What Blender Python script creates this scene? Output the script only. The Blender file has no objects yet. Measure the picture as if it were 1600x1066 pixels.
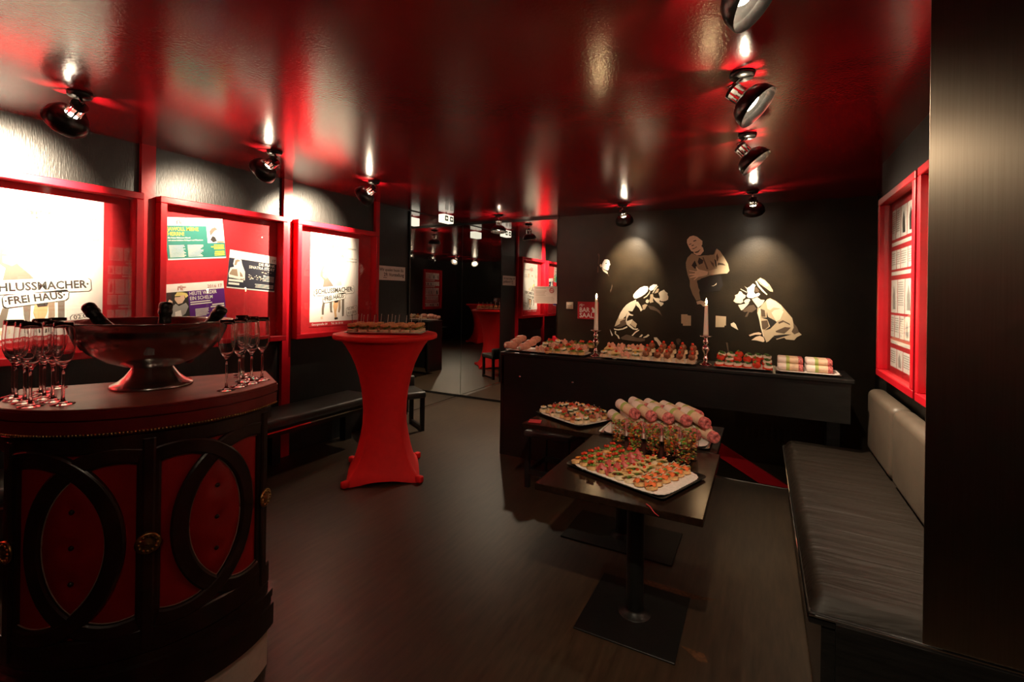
import bpy, bmesh, math, random
from mathutils import Vector, Matrix
from mathutils.geometry import tessellate_polygon
random.seed(7)
S = bpy.context.scene
COL = S.collection
PI = math.pi
R = math.radians

# ------------------------------------------------------------------ camera
cam_data = bpy.data.cameras.new('camera')
cam_data.sensor_width = 36.0
cam_data.sensor_fit = 'HORIZONTAL'
cam_data.lens = 736 / 1600 * 36.0          # wide lens
cam_data.shift_y = -75 / 1600              # shift lens, verticals stay upright
cam_data.clip_start = 0.02
cam = bpy.data.objects.new('camera', cam_data)
COL.objects.link(cam)
YAW, ROLL = 0.486, 0.0143
_r = Vector((math.cos(YAW), math.sin(YAW), 0)); _f = Vector((-math.sin(YAW), math.cos(YAW), 0)); _u = Vector((0, 0, 1))
_cx = _r * math.cos(ROLL) + _u * math.sin(ROLL); _cy = _u * math.cos(ROLL) - _r * math.sin(ROLL)
cam.matrix_world = Matrix(((_cx.x, _cy.x, -_f.x, 0.0), (_cx.y, _cy.y, -_f.y, 0.0), (_cx.z, _cy.z, -_f.z, 1.5), (0, 0, 0, 1)))
S.camera = cam

# ------------------------------------------------------------------ world / exposure
W = bpy.data.worlds.new('world'); S.world = W
W.use_nodes = True
W.node_tree.nodes['Background'].inputs[0].default_value = (0, 0, 0, 1)
W.node_tree.nodes['Background'].inputs[1].default_value = 0.0
S.view_settings.view_transform = 'Standard'
S.view_settings.look = 'None'
S.view_settings.gamma = 1.0
S.view_settings.use_curve_mapping = False
S.view_settings.exposure = 0.0
S.cycles.caustics_reflective = False
S.cycles.caustics_refractive = False
S.cycles.sample_clamp_indirect = 4.0
S.cycles.max_bounces = 32
S.cycles.transparent_max_bounces = 24
S.cycles.transmission_bounces = 32
S.cycles.diffuse_bounces = 5
S.cycles.glossy_bounces = 10

# lamp tuning (each lamp's light is made in the lamp's builder)
SPOT_LEFT, SPOT_RIGHT, SPOT_MURAL, SPOT_MIRROR = 720.0, 80.0, 210.0, 260.0
GLOW = 7.0
WARM = (1.0, 0.80, 0.56)

# ------------------------------------------------------------------ materials
MATS = {}
def nodes_of(m):
    m.use_nodes = True
    return m.node_tree.nodes, m.node_tree.links, m.node_tree.nodes['Principled BSDF']
def pm(name, col, rough=0.5, metal=0.0, var=0.12, scale=18.0, bump=0.0, bscale=60.0, spec=0.5, coat=0.0, sss=0.0, stretch=None, aniso=0.0, dist=0.01, trans=0.0, ior=1.45):
    """procedural principled material: noise-varied colour and fine relief"""
    if name in MATS: return MATS[name]
    m = bpy.data.materials.new(name); N, L, B = nodes_of(m)
    B.inputs['Roughness'].default_value = rough
    B.inputs['Metallic'].default_value = metal
    B.inputs['Specular IOR Level'].default_value = spec
    B.inputs['IOR'].default_value = ior
    if coat: B.inputs['Coat Weight'].default_value = coat; B.inputs['Coat Roughness'].default_value = 0.08
    if trans: B.inputs['Transmission Weight'].default_value = trans
    if aniso: B.inputs['Anisotropic'].default_value = aniso
    tc = N.new('ShaderNodeTexCoord'); mp = N.new('ShaderNodeMapping')
    L.new(tc.outputs['Object'], mp.inputs[0])
    if stretch: mp.inputs['Scale'].default_value = stretch
    if var > 0:
        nz = N.new('ShaderNodeTexNoise'); nz.inputs['Scale'].default_value = scale; nz.inputs['Detail'].default_value = 4
        L.new(mp.outputs[0], nz.inputs['Vector'])
        rp = N.new('ShaderNodeValToRGB')
        a = [max(0, c * (1 - var)) for c in col]; b = [min(1, c * (1 + var)) for c in col]
        rp.color_ramp.elements[0].color = (*a, 1); rp.color_ramp.elements[1].color = (*b, 1)
        rp.color_ramp.elements[0].position = 0.3; rp.color_ramp.elements[1].position = 0.7
        L.new(nz.outputs['Fac'], rp.inputs[0]); L.new(rp.outputs[0], B.inputs['Base Color'])
    else:
        B.inputs['Base Color'].default_value = (*col, 1)
    if bump > 0:
        n2 = N.new('ShaderNodeTexNoise'); n2.inputs['Scale'].default_value = bscale; n2.inputs['Detail'].default_value = 3
        L.new(mp.outputs[0], n2.inputs['Vector'])
        bp = N.new('ShaderNodeBump'); bp.inputs['Strength'].default_value = bump; bp.inputs['Distance'].default_value = dist
        L.new(n2.outputs['Fac'], bp.inputs['Height']); L.new(bp.outputs[0], B.inputs['Normal'])
    MATS[name] = m
    return m
def emat(name, col, strength):
    if name in MATS: return MATS[name]
    m = bpy.data.materials.new(name); N, L, B = nodes_of(m)
    B.inputs['Base Color'].default_value = (*col, 1)
    B.inputs['Emission Color'].default_value = (*col, 1)
    B.inputs['Emission Strength'].default_value = strength
    MATS[name] = m; return m
def pane_mat(name, tint=(1, 1, 1), rough=0.0, ior=1.45):
    """clear sheet: Fresnel reflection over see-through"""
    m = bpy.data.materials.new(name); m.use_nodes = True
    N, L = m.node_tree.nodes, m.node_tree.links
    N.clear()
    o = N.new('ShaderNodeOutputMaterial'); mx = N.new('ShaderNodeMixShader'); fr = N.new('ShaderNodeFresnel')
    tr = N.new('ShaderNodeBsdfTransparent'); gl = N.new('ShaderNodeBsdfGlossy')
    tr.inputs[0].default_value = (*tint, 1); gl.inputs['Roughness'].default_value = rough
    # a thin sheet reflects alike from both sides: undo the node's inversion on back faces
    ge = N.new('ShaderNodeNewGeometry'); iv = N.new('ShaderNodeMapRange'); iv.inputs['To Min'].default_value = ior; iv.inputs['To Max'].default_value = 1 / ior
    L.new(ge.outputs['Backfacing'], iv.inputs['Value']); L.new(iv.outputs['Result'], fr.inputs[0])
    L.new(fr.outputs[0], mx.inputs[0]); L.new(tr.outputs[0], mx.inputs[1]); L.new(gl.outputs[0], mx.inputs[2]); L.new(mx.outputs[0], o.inputs[0])
    MATS[name] = m; return m

M_ceil = pm('red_lacquer_ceiling', (0.22, 0.002, 0.006), 0.17, var=0.06, scale=3, bump=0.22, bscale=80, spec=1.0, dist=0.003)
M_black = pm('black_wall_paint', (0.009, 0.0085, 0.008), 0.40, var=0.25, scale=6, bump=0.35, bscale=24, stretch=(6, 6, 1), dist=0.004)
M_mural = pm('black_mural_wall', (0.017, 0.0115, 0.0055), 0.36, spec=0.35, var=0.3, scale=5, bump=0.25, bscale=70, dist=0.003)
M_blackw = pm('black_lacquered_wood', (0.008, 0.0075, 0.007), 0.28, var=0.3, scale=9, bump=0.12, bscale=30, stretch=(1, 8, 8), dist=0.003)
M_red = pm('red_painted_wood', (0.45, 0.005, 0.014), 0.32, var=0.08, scale=10, bump=0.15, bscale=40, dist=0.003)
M_redback = pm('red_felt_board', (0.46, 0.008, 0.016), 0.75, var=0.1, scale=30, bump=0.3, bscale=160, dist=0.002)
M_pane = pane_mat('display_glass')
M_plastic = pane_mat('clear_plastic', (0.97, 0.97, 0.95), 0.05)
M_mirror = pm('mirror_silver', (0.78, 0.78, 0.76), 0.012, 1.0, var=0.02, scale=2)
M_steel = pm('polished_steel', (0.40, 0.37, 0.35), 0.20, 1.0, var=0.05, scale=6, bump=0.03, bscale=20)
M_chrome = pm('chrome', (0.8, 0.78, 0.76), 0.06, 1.0, var=0.03)
M_silver = pm('silver_tray_metal', (0.75, 0.73, 0.70), 0.2, 1.0, var=0.05, bump=0.05)
M_iron = pm('black_cast_iron', (0.006, 0.0055, 0.005), 0.42, 0.0, spec=0.3, var=0.2, bump=0.2, bscale=120, dist=0.002)
M_shade = pm('black_lamp_enamel', (0.012, 0.011, 0.010), 0.3, 0.2, var=0.15)
M_reflector = pm('lamp_reflector_aluminium', (0.85, 0.83, 0.80), 0.25, 1.0, var=0.04)
M_lea = pm('black_leatherette', (0.018, 0.016, 0.014), 0.42, var=0.2, scale=14, bump=0.25, bscale=180, dist=0.002)
M_stretch = pm('red_stretch_cloth', (0.74, 0.008, 0.010), 0.72, var=0.05, scale=20, bump=0.12, bscale=300, dist=0.001)
M_table = pm('dark_table_veneer', (0.013, 0.006, 0.0035), 0.22, spec=0.2, var=0.35, scale=5, bump=0.08, bscale=30, stretch=(9, 1, 9), dist=0.002)
M_white = pm('white_paper', (0.86, 0.84, 0.80), 0.7, var=0.02, scale=12)
M_paperback = pm('white_painted_plinth', (0.80, 0.72, 0.60), 0.7, var=0.15, scale=8, bump=0.2)
M_carve = pm('dark_carved_wood', (0.022, 0.008, 0.005), 0.33, var=0.35, scale=12, bump=0.25, bscale=50, dist=0.003)
M_redlea = pm('red_button_leather', (0.30, 0.006, 0.006), 0.42, var=0.12, scale=9, bump=0.3, bscale=140, dist=0.002)
M_topred = pm('worn_red_leather_top_sheen', (0.40, 0.10, 0.07), 0.38, var=0.3, scale=7, bump=0.25, bscale=90, dist=0.002)  # lighter base takes in the sheen the lit posters throw on the top
M_mould = pm('dark_red_leather_moulding', (0.16, 0.008, 0.008), 0.38, var=0.2, scale=9, bump=0.25, bscale=90, dist=0.002)
M_brass = pm('aged_brass', (0.42, 0.24, 0.08), 0.32, 1.0, var=0.2, scale=40, bump=0.2)
M_edge = pm('worn_edge_bead', (0.34, 0.20, 0.16), 0.5, var=0.2, scale=30)
M_thin = pane_mat('thin_glass', (.97, .97, .965), 0.0, 1.95)
M_glass = pm('glass', (1, 1, 1), 0.0, var=0.0, trans=1.0)
M_bottle = pm('dark_bottle_glass', (0.010, 0.014, 0.008), 0.08, var=0.2, coat=0.6)
M_foil = pm('bottle_foil', (0.02, 0.016, 0.014), 0.35, 0.6, var=0.3, scale=60, bump=0.4, bscale=80)
M_ice = pm('ice', (0.85, 0.88, 0.9), 0.12, var=0.05, trans=0.8, ior=1.31)
M_candle = pm('candle_wax', (0.85, 0.72, 0.62), 0.5, var=0.05, scale=12)
M_candle.node_tree.nodes['Principled BSDF'].inputs['Subsurface Weight'].default_value = 0.6
M_candle.node_tree.nodes['Principled BSDF'].inputs['Subsurface Radius'].default_value = (0.06, 0.03, 0.02)
M_flame = emat('candle_flame', (1.0, 0.62, 0.25), 60.0)
M_bulb = emat('lamp_bulb', (1.0, 0.86, 0.66), 30.0)
M_slot = emat('lamp_slot_glass', (1.0, 0.84, 0.62), 14.0)
M_exit = emat('exit_sign_lit_plastic', (1.0, 0.93, 0.74), 1.3)
M_green = pm('exit_sign_green', (0.02, 0.09, 0.03), 0.5, var=0.05)
M_switch = pm('cream_switch_plastic', (0.72, 0.60, 0.45), 0.4, var=0.04)

# floor: brown wood vinyl with grain, worn reddish scuffs
def floor_mat():
    m = bpy.data.materials.new('dark_wood_vinyl_floor'); N, L, B = nodes_of(m)
    tc = N.new('ShaderNodeTexCoord'); mp = N.new('ShaderNodeMapping'); mp.inputs['Scale'].default_value = (9, 1.0, 1)
    L.new(tc.outputs['Object'], mp.inputs[0])
    nz = N.new('ShaderNodeTexNoise'); nz.inputs['Scale'].default_value = 4; nz.inputs['Detail'].default_value = 8; nz.inputs['Roughness'].default_value = 0.65
    L.new(mp.outputs[0], nz.inputs['Vector'])
    rp = N.new('ShaderNodeValToRGB')
    rp.color_ramp.elements[0].position = 0.3; rp.color_ramp.elements[0].color = (0.018, 0.010, 0.005, 1)
    rp.color_ramp.elements[1].position = 0.75; rp.color_ramp.elements[1].color = (0.060, 0.037, 0.020, 1)
    L.new(nz.outputs['Fac'], rp.inputs[0])
    n2 = N.new('ShaderNodeTexNoise'); n2.inputs['Scale'].default_value = 1.3; n2.inputs['Detail'].default_value = 3
    L.new(tc.outputs['Object'], n2.inputs['Vector'])
    mx = N.new('ShaderNodeMix'); mx.data_type = 'RGBA'; mx.blend_type = 'MULTIPLY'; mx.inputs[0].default_value = 0.6
    r2 = N.new('ShaderNodeValToRGB'); r2.color_ramp.elements[0].position = 0.35; r2.color_ramp.elements[0].color = (0.55, 0.5, 0.46, 1); r2.color_ramp.elements[1].position = 0.65; r2.color_ramp.elements[1].color = (1, 1, 1, 1)
    L.new(n2.outputs['Fac'], r2.inputs[0]); L.new(rp.outputs[0], mx.inputs[6]); L.new(r2.outputs[0], mx.inputs[7])
    L.new(mx.outputs[2], B.inputs['Base Color'])
    B.inputs['Roughness'].default_value = 0.42
    bp = N.new('ShaderNodeBump'); bp.inputs['Strength'].default_value = 0.15; bp.inputs['Distance'].default_value = 0.002
    L.new(nz.outputs['Fac'], bp.inputs['Height']); L.new(bp.outputs[0], B.inputs['Normal'])
    return m
M_floor = floor_mat()
# brushed metal: fine vertical grain, highlight spread sideways
def brushed_mat():
    m = bpy.data.materials.new('brushed_metal_cladding'); N, L, B = nodes_of(m)
    B.inputs['Base Color'].default_value = (0.40, 0.33, 0.26, 1); B.inputs['Metallic'].default_value = 1.0
    B.inputs['Roughness'].default_value = 0.34; B.inputs['Anisotropic'].default_value = 0.9
    tg = N.new('ShaderNodeCombineXYZ'); tg.inputs[0].default_value = 1.0
    L.new(tg.outputs[0], B.inputs['Tangent'])
    B.inputs['Anisotropic Rotation'].default_value = 0.0
    tc = N.new('ShaderNodeTexCoord'); mp = N.new('ShaderNodeMapping'); mp.inputs['Scale'].default_value = (220, 220, 3)
    L.new(tc.outputs['Object'], mp.inputs[0])
    nz = N.new('ShaderNodeTexNoise'); nz.inputs['Scale'].default_value = 1.0; nz.inputs['Detail'].default_value = 4
    L.new(mp.outputs[0], nz.inputs['Vector'])
    rp = N.new('ShaderNodeValToRGB'); rp.color_ramp.elements[0].color = (0.33, 0.27, 0.21, 1); rp.color_ramp.elements[1].color = (0.47, 0.40, 0.32, 1)
    L.new(nz.outputs['Fac'], rp.inputs[0]); L.new(rp.outputs[0], B.inputs['Base Color'])
    bp = N.new('ShaderNodeBump'); bp.inputs['Strength'].default_value = 0.05; bp.inputs['Distance'].default_value = 0.001
    L.new(nz.outputs['Fac'], bp.inputs['Height']); L.new(bp.outputs[0], B.inputs['Normal'])
    return m
M_brushed = brushed_mat()
# bench upholstery: fabric with soft cross wrinkles
def bench_mat():
    m = bpy.data.materials.new('wrinkled_dark_upholstery'); N, L, B = nodes_of(m)
    B.inputs['Roughness'].default_value = 0.55; B.inputs['Specular IOR Level'].default_value = 0.3
    tc = N.new('ShaderNodeTexCoord'); mp = N.new('ShaderNodeMapping'); mp.inputs['Scale'].default_value = (1.2, 9, 4)
    L.new(tc.outputs['Object'], mp.inputs[0])
    nz = N.new('ShaderNodeTexNoise'); nz.inputs['Scale'].default_value = 2.2; nz.inputs['Detail'].default_value = 3; nz.inputs['Distortion'].default_value = 0.6
    L.new(mp.outputs[0], nz.inputs['Vector'])
    rp = N.new('ShaderNodeValToRGB'); rp.color_ramp.elements[0].color = (0.008, 0.0048, 0.0027, 1); rp.color_ramp.elements[1].color = (0.013, 0.008, 0.0047, 1)
    L.new(nz.outputs['Fac'], rp.inputs[0]); L.new(rp.outputs[0], B.inputs['Base Color'])
    bp = N.new('ShaderNodeBump'); bp.inputs['Strength'].default_value = 0.6; bp.inputs['Distance'].default_value = 0.02
    L.new(nz.outputs['Fac'], bp.inputs['Height']); L.new(bp.outputs[0], B.inputs['Normal'])
    return m
M_bench = bench_mat()
M_cushion = pm('taupe_back_cushion_vinyl', (0.070, 0.053, 0.039), 0.5, var=0.1, scale=8, bump=0.2, bscale=120, dist=0.002)

# ------------------------------------------------------------------ mesh helpers
class MB:
    """collects geometry, builds ONE mesh object"""
    def __init__(s): s.v = []; s.f = []; s.m = []; s.mats = []; s.mi = 0; s.sm = []
    def mat(s, m):
        if m not in s.mats: s.mats.append(m)
        s.mi = s.mats.index(m); return s
    def add(s, vs, fs, smooth=False):
        b = len(s.v); s.v += [tuple(p) for p in vs]
        for f in fs: s.f.append([b + i for i in f]); s.m.append(s.mi); s.sm.append(smooth)
        return s
    def box(s, x0, x1, y0, y1, z0, z1):
        vs = [(x0, y0, z0), (x1, y0, z0), (x1, y1, z0), (x0, y1, z0), (x0, y0, z1), (x1, y0, z1), (x1, y1, z1), (x0, y1, z1)]
        return s.add(vs, [(3, 2, 1, 0), (4, 5, 6, 7), (0, 1, 5, 4), (1, 2, 6, 5), (2, 3, 7, 6), (3, 0, 4, 7)])
    def rbox(s, x0, x1, y0, y1, z0, z1, b=0.01, seg=2, smooth=True):
        bm = bmesh.new(); bmesh.ops.create_cube(bm, size=1)
        for v in bm.verts: v.co = Vector(((x0 + x1) / 2 + v.co.x * (x1 - x0), (y0 + y1) / 2 + v.co.y * (y1 - y0), (z0 + z1) / 2 + v.co.z * (z1 - z0)))
        bmesh.ops.bevel(bm, geom=bm.edges[:], offset=b, segments=seg, profile=0.5, affect='EDGES')
        return s.bm(bm, smooth)
    def bm(s, bm, smooth=False):
        bm.verts.ensure_lookup_table()
        for i, v in enumerate(bm.verts): v.index = i
        s.add([v.co for v in bm.verts], [[v.index for v in f.verts] for f in bm.faces], smooth); bm.free(); return s
    def lathe(s, prof, n=24, c=(0, 0, 0), smooth=True, mtx=None):
        """prof: (r, z) list bottom to top"""
        vs = []; fs = []
        for r, z in prof:
            for k in range(n):
                a = 2 * PI * k / n; p = Vector((c[0] + r * math.cos(a), c[1] + r * math.sin(a), c[2] + z))
                vs.append(mtx @ p if mtx else p)
        for i in range(len(prof) - 1):
            for k in range(n):
                k2 = (k + 1) % n
                fs.append((i * n + k, i * n + k2, (i + 1) * n + k2, (i + 1) * n + k))
        return s.add(vs, fs, smooth)
    def disc(s, r, z, n=24, c=(0, 0, 0), mtx=None, up=True):
        vs = [Vector((c[0] + r * math.cos(2 * PI * k / n), c[1] + r * math.sin(2 * PI * k / n), c[2] + z)) for k in range(n)]
        if mtx: vs = [mtx @ p for p in vs]
        f = list(range(n)); return s.add(vs, [f if up else f[::-1]])
    def cyl(s, r, z0, z1, n=16, c=(0, 0, 0), mtx=None, smooth=True):
        s.lathe([(r, z0), (r, z1)], n, c, smooth, mtx); s.disc(r, z1, n, c, mtx, True); return s.disc(r, z0, n, c, mtx, False)
    def ball(s, c, r, n=10, sc=(1, 1, 1)):
        prof = [(max(1e-4, math.sin(PI * i / (n // 2 + 1)) ) , -math.cos(PI * i / (n // 2 + 1))) for i in range(n // 2 + 2)]
        m = Matrix.Translation(c) @ Matrix.Diagonal((r * sc[0], r * sc[1], r * sc[2], 1))
        return s.lathe(prof, n, mtx=m)
    def tube(s, pts, r, n=6, closed=False, smooth=True):
        pts = [Vector(p) for p in pts]; vs = []; fs = []; N = len(pts)
        for i, p in enumerate(pts):
            t = (pts[(i + 1) % N] - pts[i - 1]) if closed else (pts[min(i + 1, N - 1)] - pts[max(i - 1, 0)])
            t.normalize(); a = t.cross(Vector((0, 0, 1)))
            if a.length < 1e-3: a = t.cross(Vector((1, 0, 0)))
            a.normalize(); b = t.cross(a); rr = r[i] if isinstance(r, (list, tuple)) else r
            for k in range(n):
                q = 2 * PI * k / n; vs.append(p + a * rr * math.cos(q) + b * rr * math.sin(q))
        for i in range(N if closed else N - 1):
            j = (i + 1) % N
            for k in range(n): fs.append((i * n + k, i * n + (k + 1) % n, j * n + (k + 1) % n, j * n + k))
        if not closed: fs.append(list(range(n))[::-1]); fs.append([(N - 1) * n + k for k in range(n)])
        return s.add(vs, fs, smooth)
    def prism(s, outline, z0, z1, smooth=False):
        n = len(outline); vs = [(x, y, z0) for x, y in outline] + [(x, y, z1) for x, y in outline]
        fs = [(i, (i + 1) % n, n + (i + 1) % n, n + i) for i in range(n)]
        s.add(vs, fs, smooth)
        return s.add(vs, [list(range(n))[::-1], [n + i for i in range(n)]])
    def poly(s, pts, z=0.0):
        """flat outline in the local xy plane (concave allowed)"""
        v3 = [Vector((p[0], p[1], z)) for p in pts]
        tri = tessellate_polygon([v3]); fs = []
        for t in tri:
            a, b, c = [v3[i] for i in t]
            fs.append(t if (b - a).cross(c - a).z > 0 else (t[0], t[2], t[1]))
        return s.add(v3, fs)
    def rect(s, x0, y0, x1, y1, z=0.0): return s.add([(x0, y0, z), (x1, y0, z), (x1, y1, z), (x0, y1, z)], [(0, 1, 2, 3)])
    def mesh(s, name):
        me = bpy.data.meshes.new(name); me.from_pydata(s.v, [], s.f)
        for m in s.mats: me.materials.append(m)
        me.polygons.foreach_set('material_index', s.m); me.polygons.foreach_set('use_smooth', s.sm)
        me.update(); return me
    def build(s, name, parent=None, m=None):
        me = s.mesh(name)
        if m and not s.mats: me.materials.append(m)
        return link(name, me, parent)
def link(name, me, parent=None, loc=None, rot=None):
    o = bpy.data.objects.new(name, me); COL.objects.link(o)
    if parent: o.parent = parent
    if loc is not None: o.location = loc
    if rot is not None: o.rotation_euler = rot
    return o
def mk(m): return MB().mat(m)
ORD = ('first', 'second', 'third', 'fourth', 'fifth', 'sixth', 'seventh', 'eighth', 'ninth', 'tenth', 'eleventh', 'twelfth', 'thirteenth', 'fourteenth', 'fifteenth', 'sixteenth')
def tag(o, label, cat, group=None):
    o['label'] = label; o['category'] = cat
    if group: o['group'] = group
    return o
def thing(name, label, cat, loc=(0, 0, 0), rz=0.0, group=None, mtx=None):
    o = bpy.data.objects.new(name, None); COL.objects.link(o); o.empty_display_size = 0.1
    if mtx is not None: o.matrix_world = mtx
    else: o.location = loc; o.rotation_euler = (0, 0, rz)
    return tag(o, label, cat, group)
def struct(name, mb, parent=None, m=None):
    o = mb.build(name, parent, m)
    if not parent: o['kind'] = 'structure'
    return o
def frame_mtx(origin, u, v):
    u = Vector(u); v = Vector(v); n = u.cross(v)
    return Matrix(((u.x, v.x, n.x, origin[0]), (u.y, v.y, n.y, origin[1]), (u.z, v.z, n.z, origin[2]), (0, 0, 0, 1)))
_txt = {}
def text_mb(mb, s, x, y, h=None, w=None, align='L', z=0.0008, bold=0.0, rot=0.0, shear=0.0):
    """lettering laid into mesh builder mb in the local xy plane; h = cap height, or fit to width w"""
    key = (s, bold, shear)
    if key not in _txt:
        c = bpy.data.curves.new('t', 'FONT'); c.body = s; c.size = 1.0; c.offset = bold; c.shear = shear; c.resolution_u = 2
        o = bpy.data.objects.new('t', c); me = bpy.data.meshes.new_from_object(o)
        _txt[key] = ([v.co.copy() for v in me.vertices], [list(p.vertices) for p in me.polygons])
        bpy.data.objects.remove(o); bpy.data.curves.remove(c); bpy.data.meshes.remove(me)
    vs, fs = _txt[key]
    if not vs: return mb
    x0 = min(v.x for v in vs); x1 = max(v.x for v in vs)
    k = (h / 0.69) if h else w / (x1 - x0)
    kx = k if not (h and w) else w / (x1 - x0)
    off = {'L': -x0, 'C': -(x0 + x1) / 2, 'R': -x1}[align]
    cr, sr = math.cos(rot), math.sin(rot); out = []
    for p in vs:
        a = (p.x + off) * kx; b = p.y * k
        out.append((x + a * cr - b * sr, y + a * sr + b * cr, z))
    return mb.add(out, fs)
INK = {}
def ink(name, col, rough=0.65):
    if name not in INK: INK[name] = pm('print_' + name, col, rough, var=0.03, scale=30)
    return INK[name]
MURAL_KNEELING = [
 ('white', [(-1.348,1.48),(-1.344,1.504),(-1.309,1.547),(-1.263,1.587),(-1.217,1.604),(-1.179,1.601),(-1.17,1.58),(-1.178,1.541),(-1.208,1.509),(-1.254,1.477),(-1.308,1.453),(-1.335,1.456)]),
 ('cream', [(-1.219,1.458),(-1.185,1.479),(-1.155,1.518),(-1.148,1.545),(-1.154,1.549),(-1.166,1.522),(-1.193,1.49),(-1.227,1.466)]),
 ('white', [(-1.165,1.572),(-1.149,1.603),(-1.111,1.625),(-1.073,1.623),(-1.07,1.611),(-1.092,1.588),(-1.11,1.561),(-1.14,1.549),(-1.156,1.557)]),
 ('cream', [(-1.117,1.518),(-1.091,1.557),(-1.058,1.604),(-1.066,1.608),(-1.099,1.573),(-1.123,1.526)]),
 ('tan', [(-1.102,1.519),(-1.069,1.573),(-1.047,1.573),(-1.057,1.534),(-1.08,1.523)]),
 ('cream', [(-1.053,1.523),(-1.035,1.542),(-0.991,1.564),(-0.976,1.543),(-0.95,1.524),(-0.953,1.505),(-0.942,1.483),(-0.945,1.452),(-0.967,1.436),(-0.996,1.428),(-1.026,1.431),(-1.041,1.45),(-1.038,1.481)]),
 ('cream', [(-1.117,1.48),(-1.086,1.465),(-1.049,1.465),(-1.037,1.446),(-1.041,1.423),(-0.996,1.413),(-0.996,1.394),(-1.025,1.37),(-1.044,1.396),(-1.078,1.422),(-1.101,1.449)]),
 ('tan', [(-1.147,1.506),(-1.117,1.514),(-1.109,1.48),(-1.116,1.441),(-1.108,1.418),(-1.146,1.406),(-1.161,1.432),(-1.147,1.464)]),
 ('cream', [(-1.2,1.428),(-1.188,1.446),(-1.173,1.448),(-1.16,1.432),(-1.165,1.411),(-1.18,1.402),(-1.195,1.411)]),
 ('cream', [(-1.312,1.443),(-1.378,1.412),(-1.425,1.379),(-1.46,1.339),(-1.496,1.282),(-1.519,1.225),(-1.507,1.202),(-1.463,1.211),(-1.431,1.244),(-1.4,1.305),(-1.353,1.302),(-1.315,1.374),(-1.307,1.414)]),
 ('tan', [(-1.519,1.225),(-1.547,1.168),(-1.566,1.111),(-1.55,1.116),(-1.494,1.15),(-1.454,1.18),(-1.435,1.212),(-1.463,1.211),(-1.507,1.202)]),
 ('brown', [(-1.498,1.178),(-1.45,1.204),(-1.43,1.181),(-1.418,1.142),(-1.485,1.107),(-1.558,1.099),(-1.502,1.138)]),
 ('cream', [(-1.311,1.418),(-1.288,1.418),(-1.26,1.376),(-1.233,1.322),(-1.255,1.305),(-1.275,1.344),(-1.307,1.374)]),
 ('cream', [(-1.404,1.301),(-1.376,1.27),(-1.34,1.259),(-1.348,1.247),(-1.392,1.254),(-1.415,1.213),(-1.418,1.181),(-1.352,1.208),(-1.343,1.184),(-1.382,1.143),(-1.326,1.098),(-1.28,1.101),(-1.295,1.08),(-1.342,1.086),(-1.39,1.119),(-1.418,1.142),(-1.43,1.181),(-1.427,1.237)]),
 ('tan', [(-1.351,1.2),(-1.296,1.155),(-1.311,1.107),(-1.342,1.121),(-1.374,1.144)]),
 ('cream', [(-1.574,1.087),(-1.525,1.081),(-1.469,1.092),(-1.413,1.122),(-1.409,1.106),(-1.461,1.08),(-1.517,1.067),(-1.57,1.072)]),
 ('cream', [(-1.357,1.014),(-1.318,1.06),(-1.272,1.089),(-1.268,1.078),(-1.31,1.048),(-1.345,1.009)]),
 ('cream', [(-1.271,0.999),(-1.24,1.032),(-1.225,1.029),(-1.243,1.001)]),
 ('cream', [(-1.224,0.998),(-1.186,1.02),(-1.164,1.04),(-1.148,1.026),(-1.178,1.001),(-1.213,0.993)]),
 ('tan', [(-1.237,1.376),(-1.207,1.392),(-1.176,1.385),(-1.206,1.33),(-1.229,1.322)]),
 ('brown', [(-1.176,1.378),(-1.1,1.364),(-1.039,1.32),(-1.005,1.252),(-1.024,1.274),(-1.069,1.311),(-1.145,1.332)]),
 ('cream', [(-1.099,1.005),(-1.065,1.007),(-1.035,0.974),(-1.001,0.934),(-1.004,0.899),(-1.022,0.891),(-1.045,0.92),(-1.064,0.957),(-1.091,0.975)]),
 ('brown', [(-1.491,0.979),(-1.42,1.023),(-1.364,1.01),(-1.301,0.99),(-1.201,0.988),(-1.201,0.957),(-1.254,0.945),(-1.379,0.95),(-1.475,0.96)]),
 ('white', [(-1.623,1.076),(-1.585,1.006),(-1.597,0.993),(-1.607,1.021)]),
 ('cream', [(-1.561,1.055),(-1.545,1.056),(-1.549,1.024),(-1.512,1.002),(-1.499,0.967),(-1.515,0.966),(-1.532,0.997),(-1.561,1.023)]),
]
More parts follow.
